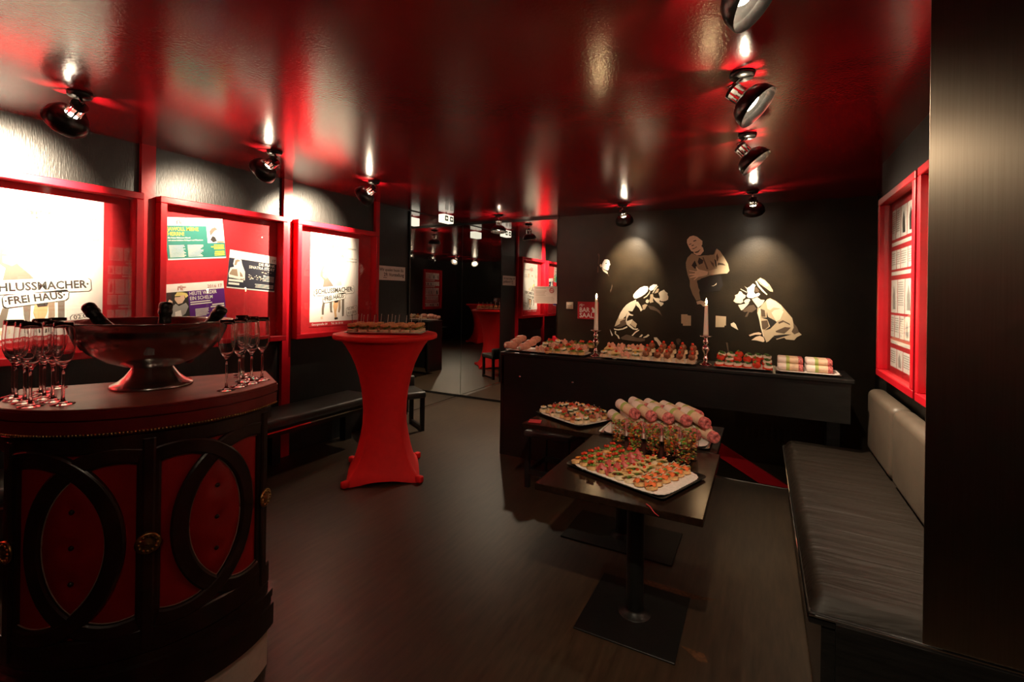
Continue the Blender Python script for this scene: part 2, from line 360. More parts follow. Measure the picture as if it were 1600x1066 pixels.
MURAL_STANDING = [
 ('mid', [(-0.693,1.978),(-0.739,1.931),(-0.757,1.874),(-0.753,1.816),(-0.736,1.735),(-0.712,1.669),(-0.711,1.604),(-0.68,1.515),(-0.64,1.443),(-0.595,1.456),(-0.611,1.532),(-0.604,1.572),(-0.636,1.653),(-0.591,1.693),(-0.502,1.725),(-0.399,1.741),(-0.327,1.748),(-0.306,1.779),(-0.321,1.85),(-0.358,1.922),(-0.403,1.994),(-0.436,2.023),(-0.461,1.988),(-0.468,1.956),(-0.564,1.951),(-0.609,1.944),(-0.647,1.953)]),
 ('dark', [(-0.564,1.951),(-0.55,2.015),(-0.506,2.053),(-0.443,2.023),(-0.461,1.964),(-0.52,1.95)]),
 ('tan', [(-0.436,2.019),(-0.453,1.948),(-0.438,1.876),(-0.429,1.804),(-0.517,1.777),(-0.509,1.733),(-0.399,1.745),(-0.327,1.748),(-0.306,1.779),(-0.321,1.85),(-0.358,1.922),(-0.403,1.994)]),
 ('brown', [(-0.432,1.971),(-0.416,1.923),(-0.427,1.876),(-0.436,1.892),(-0.442,1.94)]),
 ('brown', [(-0.423,1.868),(-0.372,1.859),(-0.343,1.835),(-0.401,1.84),(-0.426,1.836)]),
 ('dark', [(-0.662,1.896),(-0.638,1.839),(-0.657,1.799),(-0.695,1.84)]),
 ('dark', [(-0.46,1.908),(-0.444,1.828),(-0.433,1.82),(-0.441,1.892)]),
 ('brown', [(-0.572,1.935),(-0.518,1.797),(-0.536,1.794),(-0.583,1.927)]),
 ('brown', [(-0.504,1.893),(-0.467,1.861),(-0.459,1.813),(-0.489,1.853)]),
 ('dark', [(-0.617,1.928),(-0.571,1.895),(-0.578,1.863),(-0.616,1.847),(-0.631,1.88)]),
 ('skin', [(-0.749,2.102),(-0.746,2.135),(-0.719,2.167),(-0.681,2.177),(-0.643,2.163),(-0.604,2.129),(-0.585,2.112),(-0.585,2.072),(-0.596,2.056),(-0.577,2.036),(-0.569,1.999),(-0.602,1.956),(-0.64,1.953),(-0.678,1.978),(-0.671,1.99),(-0.701,2.003),(-0.721,2.036),(-0.737,2.069)]),
 ('brown', [(-0.671,1.99),(-0.633,2.001),(-0.599,2.024),(-0.625,1.985),(-0.651,1.977)]),
 ('dark', [(-0.729,2.077),(-0.703,2.089),(-0.699,2.083),(-0.725,2.071)]),
 ('dark', [(-0.684,2.116),(-0.653,2.127),(-0.646,2.119),(-0.676,2.108)]),
 ('dark', [(-0.698,2.027),(-0.667,2.036),(-0.641,2.054),(-0.641,2.046),(-0.671,2.026),(-0.69,2.023)]),
 ('brown', [(-0.702,2.064),(-0.676,2.075),(-0.672,2.067),(-0.694,2.056)]),
 ('dark', [(-0.636,1.669),(-0.502,1.721),(-0.392,1.733),(-0.369,1.622),(-0.397,1.558),(-0.589,1.532),(-0.62,1.588)]),
 ('cream', [(-0.486,1.609),(-0.456,1.618),(-0.431,1.645),(-0.434,1.626),(-0.463,1.607)]),
 ('skin2', [(-0.65,1.831),(-0.634,1.815),(-0.619,1.795),(-0.57,1.782),(-0.521,1.769),(-0.528,1.733),(-0.576,1.718),(-0.621,1.71),(-0.666,1.673),(-0.67,1.681),(-0.64,1.71),(-0.713,1.698),(-0.709,1.708),(-0.656,1.73),(-0.721,1.734),(-0.719,1.744),(-0.66,1.75),(-0.656,1.763),(-0.718,1.779),(-0.718,1.787),(-0.653,1.775),(-0.634,1.779),(-0.645,1.807)]),
 ('skin2', [(-0.64,1.434),(-0.595,1.448),(-0.558,1.436),(-0.516,1.425),(-0.535,1.389),(-0.564,1.38),(-0.595,1.407),(-0.629,1.402)]),
]
MURAL_EMBRACE = [
 ('tan', [(-0.038,1.674),(-0.007,1.7),(0.034,1.677),(0.078,1.628),(0.11,1.571),(0.113,1.55),(0.086,1.557),(0.035,1.599),(-0.009,1.634)]),
 ('cream', [(-0.022,1.674),(-0.004,1.688),(0.034,1.663),(0.072,1.617),(0.054,1.606),(0.016,1.634)]),
 ('cream', [(-0.054,1.663),(-0.041,1.666),(-0.022,1.627),(0.017,1.577),(0.061,1.525),(0.055,1.517),(0.011,1.556),(-0.028,1.606)]),
 ('white', [(-0.13,1.591),(-0.104,1.605),(-0.076,1.638),(-0.05,1.62),(-0.06,1.598),(-0.065,1.548),(-0.052,1.527),(-0.021,1.541),(-0.005,1.527),(-0.02,1.506),(-0.052,1.494),(-0.077,1.48),(-0.122,1.486),(-0.135,1.504),(-0.126,1.533),(-0.13,1.562)]),
 ('cream', [(-0.084,1.469),(-0.033,1.495),(-0.001,1.467),(0.037,1.464),(0.019,1.421),(-0.025,1.381),(-0.045,1.412)]),
 ('cream', [(-0.262,1.447),(-0.246,1.48),(-0.243,1.502),(-0.25,1.509),(-0.22,1.524),(-0.204,1.555),(-0.185,1.55),(-0.168,1.525),(-0.142,1.511),(-0.148,1.486),(-0.171,1.467),(-0.167,1.438),(-0.193,1.423),(-0.239,1.429)]),
 ('cream', [(-0.195,1.583),(-0.133,1.547),(-0.136,1.54),(-0.192,1.574)]),
 ('cream', [(-0.159,1.612),(-0.13,1.587),(-0.133,1.58)]),
 ('cream', [(-0.161,1.449),(-0.141,1.468),(-0.109,1.475),(-0.099,1.458),(-0.115,1.432),(-0.147,1.424)]),
 ('cream', [(-0.216,1.404),(-0.167,1.416),(-0.109,1.432),(-0.128,1.403),(-0.166,1.359),(-0.185,1.347)]),
 ('brown', [(-0.176,1.344),(-0.108,1.403),(-0.064,1.412),(-0.038,1.369),(-0.082,1.329),(-0.107,1.331),(-0.126,1.28),(-0.149,1.28),(-0.12,1.338),(-0.153,1.33)]),
 ('brown', [(-0.06,1.591),(-0.041,1.598),(-0.015,1.563),(-0.024,1.545),(-0.053,1.548)]),
 ('tan', [(-0.031,1.377),(-0.006,1.385),(0.037,1.443),(0.062,1.475),(0.086,1.485),(0.136,1.459),(0.186,1.418),(0.223,1.37),(0.259,1.322),(0.29,1.282),(0.299,1.233),(0.332,1.193),(0.351,1.139),(0.375,1.116),(0.334,1.09),(0.31,1.057),(0.238,1.06),(0.22,1.077),(0.153,1.052),(0.122,1.085),(0.08,1.033),(0.058,1.018),(0.042,1.059),(0.023,1.101),(0.003,1.171),(-0.011,1.256),(-0.031,1.327)]),
 ('cream', [(0.049,1.457),(0.087,1.479),(0.136,1.452),(0.186,1.411),(0.211,1.363),(0.168,1.382),(0.119,1.388),(0.088,1.359),(0.063,1.372)]),
 ('dark', [(0.057,1.344),(0.07,1.288),(0.139,1.248),(0.151,1.234),(0.09,1.161),(0.041,1.144),(0.09,1.189),(0.064,1.259),(0.002,1.278),(0.058,1.28)]),
 ('brown', [(0.14,1.142),(0.225,1.188),(0.279,1.184),(0.249,1.148),(0.22,1.118),(0.146,1.129)]),
 ('dark', [(0.122,1.092),(0.226,1.112),(0.286,1.115),(0.202,1.082),(0.141,1.058)]),
 ('brown', [(0.163,1.235),(0.206,1.258),(0.266,1.225),(0.273,1.208),(0.212,1.24),(0.17,1.217)]),
 ('brown', [(0.299,1.233),(0.332,1.193),(0.351,1.139),(0.31,1.116),(0.285,1.143),(0.303,1.185)]),
 ('brown', [(0.0,1.371),(0.038,1.357),(0.048,1.287),(0.008,1.285)]),
 ('brown', [(0.008,1.243),(0.064,1.252),(0.078,1.189),(0.041,1.152),(0.016,1.157)]),
 ('cream', [(0.101,1.331),(0.125,1.36),(0.186,1.376),(0.211,1.349),(0.181,1.264),(0.145,1.241)]),
 ('cream', [(-0.031,1.327),(-0.006,1.381),(0.001,1.342),(-0.005,1.278),(0.009,1.2),(0.035,1.08),(0.029,1.076),(0.003,1.171),(-0.012,1.256)]),
 ('skin2', [(-0.084,1.034),(-0.04,1.072),(-0.002,1.085),(0.032,1.069),(0.042,1.031),(0.03,1.019),(-0.033,1.033)]),
 ('skin2', [(-0.108,1.087),(-0.06,1.111),(-0.015,1.122),(0.013,1.111),(0.004,1.096),(-0.047,1.094),(-0.098,1.073)]),
 ('cream', [(-0.286,1.201),(-0.256,1.217),(-0.236,1.196),(-0.212,1.136),(-0.249,1.156),(-0.282,1.176)]),
]
MURAL_ONLOOKER = [
 ('white', [(-1.718,1.904),(-1.704,1.928),(-1.67,1.93),(-1.643,1.915),(-1.637,1.889),(-1.63,1.862),(-1.642,1.849),(-1.645,1.816),(-1.655,1.795),(-1.682,1.797),(-1.723,1.817),(-1.734,1.844),(-1.731,1.877)]),
 ('cream', [(-1.765,1.858),(-1.755,1.872),(-1.738,1.867),(-1.734,1.837),(-1.747,1.831)]),
 ('cream', [(-1.737,1.824),(-1.696,1.794),(-1.665,1.777),(-1.658,1.75),(-1.675,1.757),(-1.716,1.784)]),
 ('brown', [(-1.664,1.75),(-1.654,1.747),(-1.64,1.72),(-1.651,1.727)]),
 ('dark', [(-1.693,1.883),(-1.673,1.886),(-1.673,1.876),(-1.69,1.873)]),
 ('dark', [(-1.662,1.82),(-1.647,1.822),(-1.649,1.815),(-1.661,1.814)]),
 ('brown', [(-1.792,1.841),(-1.775,1.848),(-1.777,1.771),(-1.792,1.771)]),
 ('brown', [(-1.791,1.998),(-1.774,2.005),(-1.763,1.978),(-1.769,1.911),(-1.778,1.851),(-1.784,1.885),(-1.777,1.951)]),
 ('brown', [(-1.605,1.625),(-1.598,1.605),(-1.608,1.559),(-1.624,1.519),(-1.628,1.552),(-1.615,1.572)]),
]
MURAL_MUGS = [
 ('mug', [(-0.799,1.284),(-0.732,1.287),(-0.729,1.275),(-0.693,1.273),(-0.693,1.16),(-0.778,1.156),(-0.781,1.181),(-0.798,1.181)]),
 ('mug', [(-0.437,1.282),(-0.332,1.277),(-0.333,1.178),(-0.346,1.177),(-0.349,1.16),(-0.438,1.156)]),
 ('brown', [(-0.849,0.997),(-0.824,1.01),(-0.801,1.0),(-0.798,0.976),(-0.817,0.957),(-0.811,0.94),(-0.834,0.939),(-0.849,0.973)]),
 ('brown', [(-0.331,0.993),(-0.313,0.992),(-0.301,0.899),(-0.309,0.887)]),
]
POSTER_ART = [
 ('grey', [(-0.16,0.142),(-0.108,0.153),(-0.134,0.128),(-0.159,0.084),(-0.12,0.07),(-0.093,0.023),(-0.045,-0.029),(-0.025,-0.056),(-0.156,-0.069),(-0.145,0.0),(-0.19,0.041),(-0.184,0.083)]),
 ('yellow', [(-0.159,0.068),(-0.12,0.073),(-0.099,0.028),(-0.119,0.012),(-0.158,0.031)]),
 ('beige', [(-0.053,0.014),(-0.006,0.026),(0.036,-0.005),(0.071,-0.004),(0.079,-0.048),(-0.004,-0.055)]),
 ('grey', [(-0.156,-0.228),(-0.128,-0.223),(-0.139,-0.297),(-0.139,-0.339),(-0.164,-0.338),(-0.166,-0.275)]),
 ('grey', [(-0.071,-0.212),(-0.038,-0.211),(-0.041,-0.299),(-0.031,-0.321),(-0.06,-0.318),(-0.068,-0.266)]),
 ('leg', [(-0.022,-0.208),(0.039,-0.197),(0.034,-0.257),(0.014,-0.322),(0.022,-0.366),(-0.005,-0.376),(-0.016,-0.3),(-0.028,-0.256)]),
 ('ink', [(-0.015,-0.204),(0.039,-0.197),(0.033,-0.219),(-0.008,-0.224)]),
 ('ink', [(-0.012,-0.374),(0.031,-0.369),(0.036,-0.389),(-0.005,-0.394)]),
 ('leg2', [(0.037,-0.197),(0.067,-0.192),(0.069,-0.28),(0.056,-0.324),(0.035,-0.318),(0.04,-0.257)]),
 ('grey', [(0.081,-0.186),(0.113,-0.183),(0.114,-0.281),(0.11,-0.359),(0.088,-0.363),(0.083,-0.28)]),
 ('beige', [(-0.177,-0.359),(-0.151,-0.355),(-0.151,-0.379),(-0.173,-0.382)]),
 ('leg2', [(-0.089,0.199),(-0.084,0.237),(-0.066,0.247),(-0.035,0.224),(-0.052,0.218),(-0.073,0.212),(-0.081,0.196)]),
 ('leg2', [(0.055,0.232),(0.069,0.26),(0.087,0.267),(0.102,0.245),(0.105,0.222),(0.096,0.237),(0.081,0.25)]),
]
BOX1 = [(-0.265,-0.086),(0.24,-0.043),(0.246,-0.124),(-0.262,-0.157)]
BOX2 = [(-0.161,-0.157),(0.136,-0.114),(0.131,-0.181),(-0.153,-0.228)]
BOX3 = [(0.137,-0.276),(0.289,-0.253),(0.288,-0.348),(0.148,-0.366)]
# ------------------------------------------------------------------ room shell
XL, XR, YE, ZC, YB, XN = -3.80, 0.78, 5.646, 2.49, -1.7, 1.35
YS = 4.27          # edge of the stairwell
b = mk(M_floor).box(XL - .1, XN, YB, YS, -0.08, 0); b.box(XL - .1, -2.25, YS, YE, -0.08, 0)
floor = struct('floor', b)
M_scuff = pm('orange_floor_scuff', (0.075, 0.030, 0.010), .6, var=.6, scale=60)
for pts in ([(-0.537, 2.534), (-0.4, 2.53), (-0.26, 2.526), (-0.167, 2.538), (-0.271, 2.486), (-0.407, 2.479), (-0.523, 2.498)], [(-0.286, 2.131), (-0.191, 2.13), (-0.172, 2.086), (-0.205, 2.072)]): mk(M_scuff).poly(pts[::-1], .0008).build('scuff_mark', floor)
struct('trim_1', mk(M_steel).box(-2.25, 0.99, YS - 0.012, YS + 0.004, -0.035, 0.004))
b = mk(M_ceil).box(XL - .1, XN, YB, YE, ZC, ZC + .08)
struct('ceiling', b)
struct('wall_left', mk(M_black).box(XL - .1, XL, YB, YE, 0, ZC))
struct('wall_end', mk(M_mural).box(XL - .1, 1.08, YE, YE + .1, -2.4, ZC + .08))
struct('wall_right', mk(M_black).box(XR, XR + .12, 2.05, 4.34, 0, ZC))
struct('wall_right_recess', mk(M_black).box(0.98, 1.08, 4.2, YE, -2.4, ZC))
struct('wall_near', mk(M_black).box(XN, XN + .1, YB, 2.2, 0, ZC))
struct('wall_back', mk(M_black).box(XL - .1, XN + .1, YB - .1, YB, 0, ZC))
# stairwell behind the counter
struct('wall_stair', mk(M_black).box(-2.35, 0.98, YS + .02, YS + .08, -2.4, -0.08))
st = thing('staircase', 'black flight of stairs going down to the right behind the counter', 'stairs', (-2.25, 0, 0))
for k in range(10):
    mk(M_blackw).box(0.31 * k, 0.31 * (k + 1) + .02, YS + .085, YE - .003, -0.17 * (k + 1) - .05, -0.17 * (k + 1)).build('tread', st)
    mk(M_blackw).box(0.31 * k, 0.31 * k + .02, YS + .085, YE - .003, -0.17 * (k + 1), -0.17 * k - .05 if k else -.08).build('riser', st)
hr = mk(M_red)
hr.add([(-2.36, YE - .05, .955), (-2.36, YE - .05, .80), (.50, YE - .05, -.72), (.50, YE - .05, -.565), (-2.36, YE - .012, .955), (-2.36, YE - .012, .80), (.50, YE - .012, -.72), (.50, YE - .012, -.565)],
       [(0, 1, 2, 3), (7, 6, 5, 4), (0, 3, 7, 4), (1, 5, 6, 2), (0, 4, 5, 1), (3, 2, 6, 7)])
tag(hr.build('stair_handrail'), 'red sloping handrail board running down the end wall behind the counter', 'handrail')

# mirrors
ma = thing('wall_mirror', 'mirror on the left wall between the white notice and the corner', 'mirror', (XL, 0, 0))
mk(M_mirror).box(0, .012, 4.50, 5.63, 0.03, ZC - .01).build('mirror_glass', ma)
mk(M_chrome).box(0, .02, 4.48, 5.64, 0.0, 0.03).build('bottom_rail', ma)
mk(M_blackw).box(0, .02, 4.478, 4.50, 0.03, ZC - .01).build('edge_strip', ma)
mb_ = thing('wall_mirror', 'mirror on the end wall beside the mural, with a paper notice on it', 'mirror', (0, YE, 0))
mk(M_mirror).box(-3.79, -2.33, -.012, 0, 0.03, ZC - .03).build('mirror_glass', mb_)
mk(M_blackw).box(-3.79, -2.31, -.02, 0, 0.0, 0.03).build('bottom_rail', mb_)
mk(M_blackw).box(-3.79, -2.31, -.03, 0, ZC - .03, ZC).build('top_rail', mb_)
mk(M_blackw).box(-3.80, -3.788, -.02, 0, 0.03, ZC - .03).build('edge_strip', mb_)

# red uprights on the left wall
for i, (y0, y1) in enumerate(((0.535, 0.62), (1.665, 1.75), (2.757, 2.842), (3.89, 3.95), (-0.56, -0.475))):
    struct('trim_%d' % (i + 2), mk(M_red).box(XL, XL + .035, y0, y1, 0, ZC))

# ------------------------------------------------------------------ display cases
def display_case(label, mtx, w, h, depth=.10, t=.045):
    """shallow box frame; local x right, y up, z towards the room; origin centre of back"""
    c = thing('display_case', label, 'display case', mtx=mtx, group='red framed poster cases')
    mk(M_redback).box(-w / 2 + t * .5, w / 2 - t * .5, -h / 2 + t * .5, h / 2 - t * .5, 0, .008).build('back_board', c)
    mk(M_red).rbox(-w / 2, w / 2, h / 2 - t, h / 2, 0, depth, .004, 1, False).build('frame_rail', c)
    mk(M_red).rbox(-w / 2, w / 2, -h / 2, -h / 2 + t, 0, depth, .004, 1, False).build('frame_rail', c)
    mk(M_red).rbox(-w / 2, -w / 2 + t, -h / 2 + t, h / 2 - t, 0, depth, .004, 1, False).build('frame_stile', c)
    mk(M_red).rbox(w / 2 - t, w / 2, -h / 2 + t, h / 2 - t, 0, depth, .004, 1, False).build('frame_stile', c)
    mk(M_pane).box(-w / 2 + t, w / 2 - t, -h / 2 + t, h / 2 - t, depth - .03, depth - .027).build('glass_pane', c)
    return c
def on_left(y, z, d=0.0): return frame_mtx((XL + d, y, z), (0, 1, 0), (0, 0, 1))
def on_end(x, z, d=0.0): return frame_mtx((x, YE - d, z), (1, 0, 0), (0, 0, 1))
def on_right(y, z, d=0.0): return frame_mtx((XR - d, y, z), (0, -1, 0), (0, 0, 1))
def tilt(m, deg): return m @ Matrix.Rotation(R(deg), 4, 'Z')
FZ, FH = 1.597, 1.09
display_case('red framed glass case holding the big white comedy poster behind the bowl', on_left(1.13, FZ), 1.05, FH)
display_case('red framed glass case holding three small show flyers', on_left(2.252, FZ), 1.00, FH)
display_case('red framed glass case holding the poster behind the high table', on_left(3.37, FZ), 1.03, FH)
display_case('red framed glass case behind the camera seen only in the mirrors', on_left(-.02, FZ), 1.05, FH)
rc1 = display_case('red framed case of lit press clippings on the right wall', on_right(3.60, 1.575), .87, 1.20, .075)
rc2 = display_case('red framed case half hidden by the brushed metal cladding', on_right(2.68, 1.575), .87, 1.20, .075)

def on_near(y, z, d=0.0): return frame_mtx((XN - d, y, z), (0, -1, 0), (0, 0, 1))
display_case('unseen red framed case added on the near right wall to reflect in the metal pillar', on_near(-.35, 1.575), .87, 1.20, .075)  # added out of view so the metal pillar has something bright to mirror
# ------------------------------------------------------------------ printed matter
PC = {'white': (0.90, 0.87, 0.80), 'cream': (0.80, 0.70, 0.52), 'tan': (0.54, 0.42, 0.27), 'mid': (0.34, 0.25, 0.155), 'brown': (0.10, 0.066, 0.04), 'dark': (0.016, 0.012, 0.009),
      'skin': (0.72, 0.50, 0.35), 'skin2': (0.80, 0.60, 0.42), 'mug': (0.60, 0.47, 0.30), 'grey': (0.17, 0.145, 0.12), 'yellow': (0.75, 0.62, 0.20), 'beige': (0.74, 0.62, 0.44), 'leg': (0.66, 0.40, 0.20), 'leg2': (0.32, 0.24, 0.17),
      'ink': (0.025, 0.022, 0.02), 'red': (0.50, 0.02, 0.03), 'logo': (0.42, 0.07, 0.06), 'green': (0.02, 0.19, 0.16), 'navy': (0.018, 0.02, 0.04), 'purple': (0.10, 0.012, 0.20), 'gold': (0.85, 0.62, 0.05), 'pale': (0.86, 0.84, 0.78), 'grey2': (0.35, 0.34, 0.32), 'face': (0.80, 0.56, 0.40)}
def pk(n): return ink(n, PC[n])
def art_mesh(mb, layers, dz=0.0002, z0=0.0006):
    for i, (t, pts) in enumerate(layers): mb.mat(pk(t)).poly(pts, z0 + dz * i)
    return mb
LOGO = [(0, .04, .085, .34), (0, .34, .41, .40), (.33, .03, .41, .34), (.01, .46, .41, .53), (.35, .53, .41, .62), (.475, .5, .55, .6), (.475, .40, .99, .46), (.475, .29, .99, .345), (.475, .03, .55, .29), (.475, 0, .66, .05)]
def logo(mb, x, y, w, z=.001):
    for a, b2, c, d in LOGO: mb.rect(x + a * w, y + b2 * w, x + c * w, y + d * w, z)
def header(mb, xr, y, h):
    """theatre name set right-aligned in three lines left of the logo"""
    for i, s in enumerate(('NEUES', 'THEATER', 'HANNOVER')): text_mb(mb, s, xr, y - i * h * 1.35, h=h, align='R', z=.001)
def ring(pts, k):
    cx = sum(p[0] for p in pts) / len(pts); cy = sum(p[1] for p in pts) / len(pts); out = []
    for p in pts:
        dx, dy = p[0] - cx, p[1] - cy; l = math.hypot(dx, dy); out.append((p[0] - dx / l * k, p[1] - dy / l * k))
    return out
def chamfer(pts, c=.012):
    out = []; n = len(pts)
    for i in range(n):
        p = Vector(pts[i]); a = Vector(pts[i - 1]); d = Vector(pts[(i + 1) % n])
        q1 = p + (a - p).normalized() * c; q2 = p + (d - p).normalized() * c
        out += [tuple(q1), tuple(q2)]
    return out
def comedy_poster(label, mtx):
    p = thing('theatre_poster', label, 'poster', mtx=mtx, group='large comedy posters')
    mk(M_white).box(-.3025, .3025, -.452, .452, 0, .0015).build('sheet', p)
    art = MB(); art_mesh(art, POSTER_ART, z0=.0021)
    art.mat(pk('face')); art.poly([(-.235 + .028 * math.cos(a), .215 + .036 * math.sin(a)) for a in [k * PI / 6 for k in range(12)]], .0019)
    art.poly([(.08 + .026 * math.cos(a), .215 + .034 * math.sin(a)) for a in [k * PI / 6 for k in range(12)]], .0019)
    art.build('printed_figures', p)
    bx = MB()
    for bxp in (BOX1, BOX2, BOX3):
        bx.mat(pk('ink')).poly(chamfer(bxp), .0052); bx.mat(pk('pale')).poly(chamfer(ring(bxp, .004)), .0056)
    bx.build('title_panels', p)
    t = mk(pk('ink'))
    text_mb(t, '·SCHLUSSMACHER·', -.254, -.139, h=.046, w=.485, z=.006, bold=.03, rot=.075)
    text_mb(t, '·FREI HAUS·', -.145, -.208, h=.042, w=.265, z=.006, bold=.03, rot=.145)
    text_mb(t, '02.09. -', .158, -.304, h=.026, w=.115, z=.006, bold=.012, rot=.16)
    text_mb(t, '19.11.2016', .158, -.347, h=.026, w=.118, z=.006, bold=.01, rot=.16)
    text_mb(t, 'Komödie von', .275, .225, h=.016, align='R', z=.003)
    text_mb(t, 'Tristan Petitgirard', .275, .196, h=.016, align='R', z=.003)
    text_mb(t, 'Das Unterhaltungstheater', .27, .325, h=.022, align='R', z=.003, shear=.25)
    t.build('lettering', p)
    lg = mk(pk('logo')); header(lg, -.105, .372, .022); logo(lg, -.09, .30, .14, .003); lg.build('theatre_logo', p)
    ft = mk(pk('red')).rect(-.3025, -.452, .3025, -.408, .0019); ft.mat(pk('pale'))
    text_mb(ft, 'Georgstraße 54', -.28, -.439, h=.020, z=.003, bold=.01); text_mb(ft, 'Tel. 36 30 01', -.05, -.439, h=.020, z=.003, bold=.01)
    ft.build('footer_band', p)
    return p
comedy_poster('overexposed white comedy poster in the case behind the steel bowl', on_left(1.1645, 1.60, .0095))
comedy_poster('tall white comedy poster in the case behind the red high table', on_left(3.364, 1.60, .0095))

def flyer(label, mtx, draw):
    p = thing('show_flyer', label, 'flyer', mtx=mtx, group='show flyers pinned in the middle case')
    mk(M_white).box(-.21, .21, -.155, .155, 0, .0012).build('sheet', p)
    draw(p)
    return p
def lines(mb, x0, x1, y0, n, pitch, h, z=.003, jag=.25, align='L'):
    for i in range(n):
        w = (x1 - x0) * (1 - random.random() * jag)
        a = x0 if align == 'L' else x1 - w
        mb.rect(a, y0 - i * pitch, a + w, y0 - i * pitch + h, z)
def fl_head(p):
    lg = mk(pk('logo')); header(lg, -.135, .136, .0085); logo(lg, -.128, .104, .058, .0025)
    text_mb(lg, '2016 17', .195, .108, h=.024, align='R', z=.0025); lg.build('theatre_logo', p)
def draw1(p):
    fl_head(p)
    mk(pk('green')).rect(-.21, -.145, .08, .095, .0018).rect(.08, -.145, .21, -.035, .0018).build('green_field', p)
    f = MB(); f.mat(pk('grey')).poly([(.105, .02), (.10, .055), (.12, .08), (.14, .085), (.142, .095), (.15, .082), (.165, .07), (.14, .06), (.125, .045)], .003)
    f.mat(pk('face')).poly([(.12, .05), (.14, .062), (.16, .055), (.158, .02), (.14, .01), (.125, .02)], .0026)
    f.mat(pk('ink')).poly([(.10, -.01), (.12, .02), (.14, .008), (.15, -.02), (.12, -.03)], .003)
    f.mat(pk('grey2')).rect(.165, -.015, .20, .025, .0026).mat(pk('pale')).rect(.168, -.011, .197, .021, .003)
    f.mat(pk('leg2')).rect(.15, -.033, .205, -.02, .0032); f.build('printed_figures', p)
    t = mk(pk('gold')); text_mb(t, 'JAWOLL MEINE', -.195, .058, h=.026, w=.215, bold=.010, z=.003); text_mb(t, 'HERRN!', -.195, .022, h=.026, w=.11, bold=.010, z=.003)
    t.build('lettering', p)
    s = mk(pk('pale')); text_mb(s, 'Ein Heinz Rühmann-Abend', -.195, .002, w=.15, bold=.02, z=.003); text_mb(s, 'mit seinen beliebten Schlagern und Filmzitaten', -.195, -.016, w=.24, bold=.02, z=.003)
    lines(s, -.195, -.085, -.052, 10, .0092, .0042); lines(s, -.07, .045, -.052, 10, .0092, .0042)
    s.mat(pk('gold')); lines(s, .10, .20, -.055, 3, .014, .008, align='R'); lines(s, .12, .20, -.105, 3, .014, .008, align='R')
    s.build('small_print', p)
def draw2(p):
    lg = mk(pk('logo')); text_mb(lg, '2016', .13, .105, h=.024, align='R', z=.0025); lg.mat(pk('ink')); text_mb(lg, '17', .195, .105, h=.022, align='R', z=.0025, bold=.02); lg.build('lettering', p)
    mk(pk('navy')).rect(-.21, -.145, .21, .09, .0018).build('night_field', p)
    f = MB(); f.mat(pk('pale')).poly([(-.175, .045), (-.168, .085), (-.14, .095), (-.11, .085), (-.10, .05), (-.085, .02), (-.07, -.01), (-.065, -.08), (-.20, -.07), (-.205, -.04), (-.195, .01), (-.165, .02)], .0024)
    f.mat(pk('leg2')).poly([(-.165, .035), (-.16, .075), (-.14, .085), (-.115, .075), (-.14, .065), (-.15, .035)], .003)
    f.poly([(-.20, -.04), (-.18, .0), (-.14, .005), (-.125, -.055), (-.195, -.045)], .003); f.poly([(-.115, -.01), (-.095, -.03), (-.07, -.075), (-.105, -.08)], .003)
    for i in range(26): x = -.04 + random.random() * .22; y = -.07 + random.random() * .045 * (1 + (x > .04)); f.mat(pk(random.choice(['pale', 'beige', 'grey2']))).rect(x, y, x + .008 + random.random() * .012, y + .006, .0022 + i * .00004)
    f.build('printed_figures', p)
    s = mk(pk('pale')); text_mb(s, 'DIE FRANK', .195, .058, h=.023, w=.15, align='R', bold=.012, z=.004); text_mb(s, 'SINATRA STORY', .195, .026, h=.023, w=.235, align='R', bold=.012, z=.004)
    lines(s, .09, .195, -.03, 4, .013, .004, .004, .1, 'R'); lines(s, .02, .195, -.105, 3, .012, .005, .004, .3, 'R')
    for y in (-.07, -.098, -.125): s.rect(-.20, y, -.08 - (.0 if y > -.1 else .03), y + .017, .004)
    s.build('small_print', p)
def draw3(p):
    fl_head(p)
    mk(pk('purple')).rect(-.06, -.145, .21, .095, .0018).mat(pk('ink')).rect(-.21, -.145, -.06, .095, .0018).build('purple_field', p)
    f = MB(); f.mat(pk('face')).poly([(-.155, .04), (-.15, .075), (-.12, .092), (-.09, .075), (-.085, .04), (-.105, .01), (-.135, .005)], .0026)
    f.poly([(-.205, .02), (-.19, .045), (-.17, .03), (-.175, -.01), (-.205, -.02)], .0026)
    f.mat(pk('yellow')).poly([(-.155, .06), (-.135, .093), (-.10, .09), (-.07, .08), (-.06, .06), (-.08, .045), (-.09, .07)], .003)
    f.mat(pk('grey2')).poly([(-.20, -.03), (-.15, .01), (-.13, -.01), (-.08, .01), (-.065, -.02), (-.09, -.07), (-.15, -.11), (-.19, -.09)], .0026)
    f.mat(pk('pale')).poly([(-.16, -.05), (-.12, -.04), (-.115, -.10), (-.16, -.12)], .003)
    f.mat(pk('ink')).rect(-.157, .058, -.115, .064, .0034); f.build('printed_figures', p)
    s = mk(pk('pale')); text_mb(s, 'HEUTE WIEDER', -.05, .062, h=.026, w=.20, bold=.012, z=.003); text_mb(s, 'EIN SCHELM', -.05, .025, h=.026, w=.165, bold=.012, z=.003)
    lines(s, -.05, .11, .005, 2, .016, .008); lines(s, -.02, .08, -.05, 6, .010, .005); lines(s, .09, .20, -.03, 2, .016, .010, align='R'); lines(s, .10, .20, -.07, 2, .016, .010, align='R')
    s.build('lettering', p)
flyer('green and white show flyer with yellow title at the top of the case', tilt(on_left(2.0385, 1.879, .0095), 6.4), draw1)
flyer('dark blue show flyer with a singer pinned at the right of the case', tilt(on_left(2.492, 1.648, .0095), -4.4), draw2)
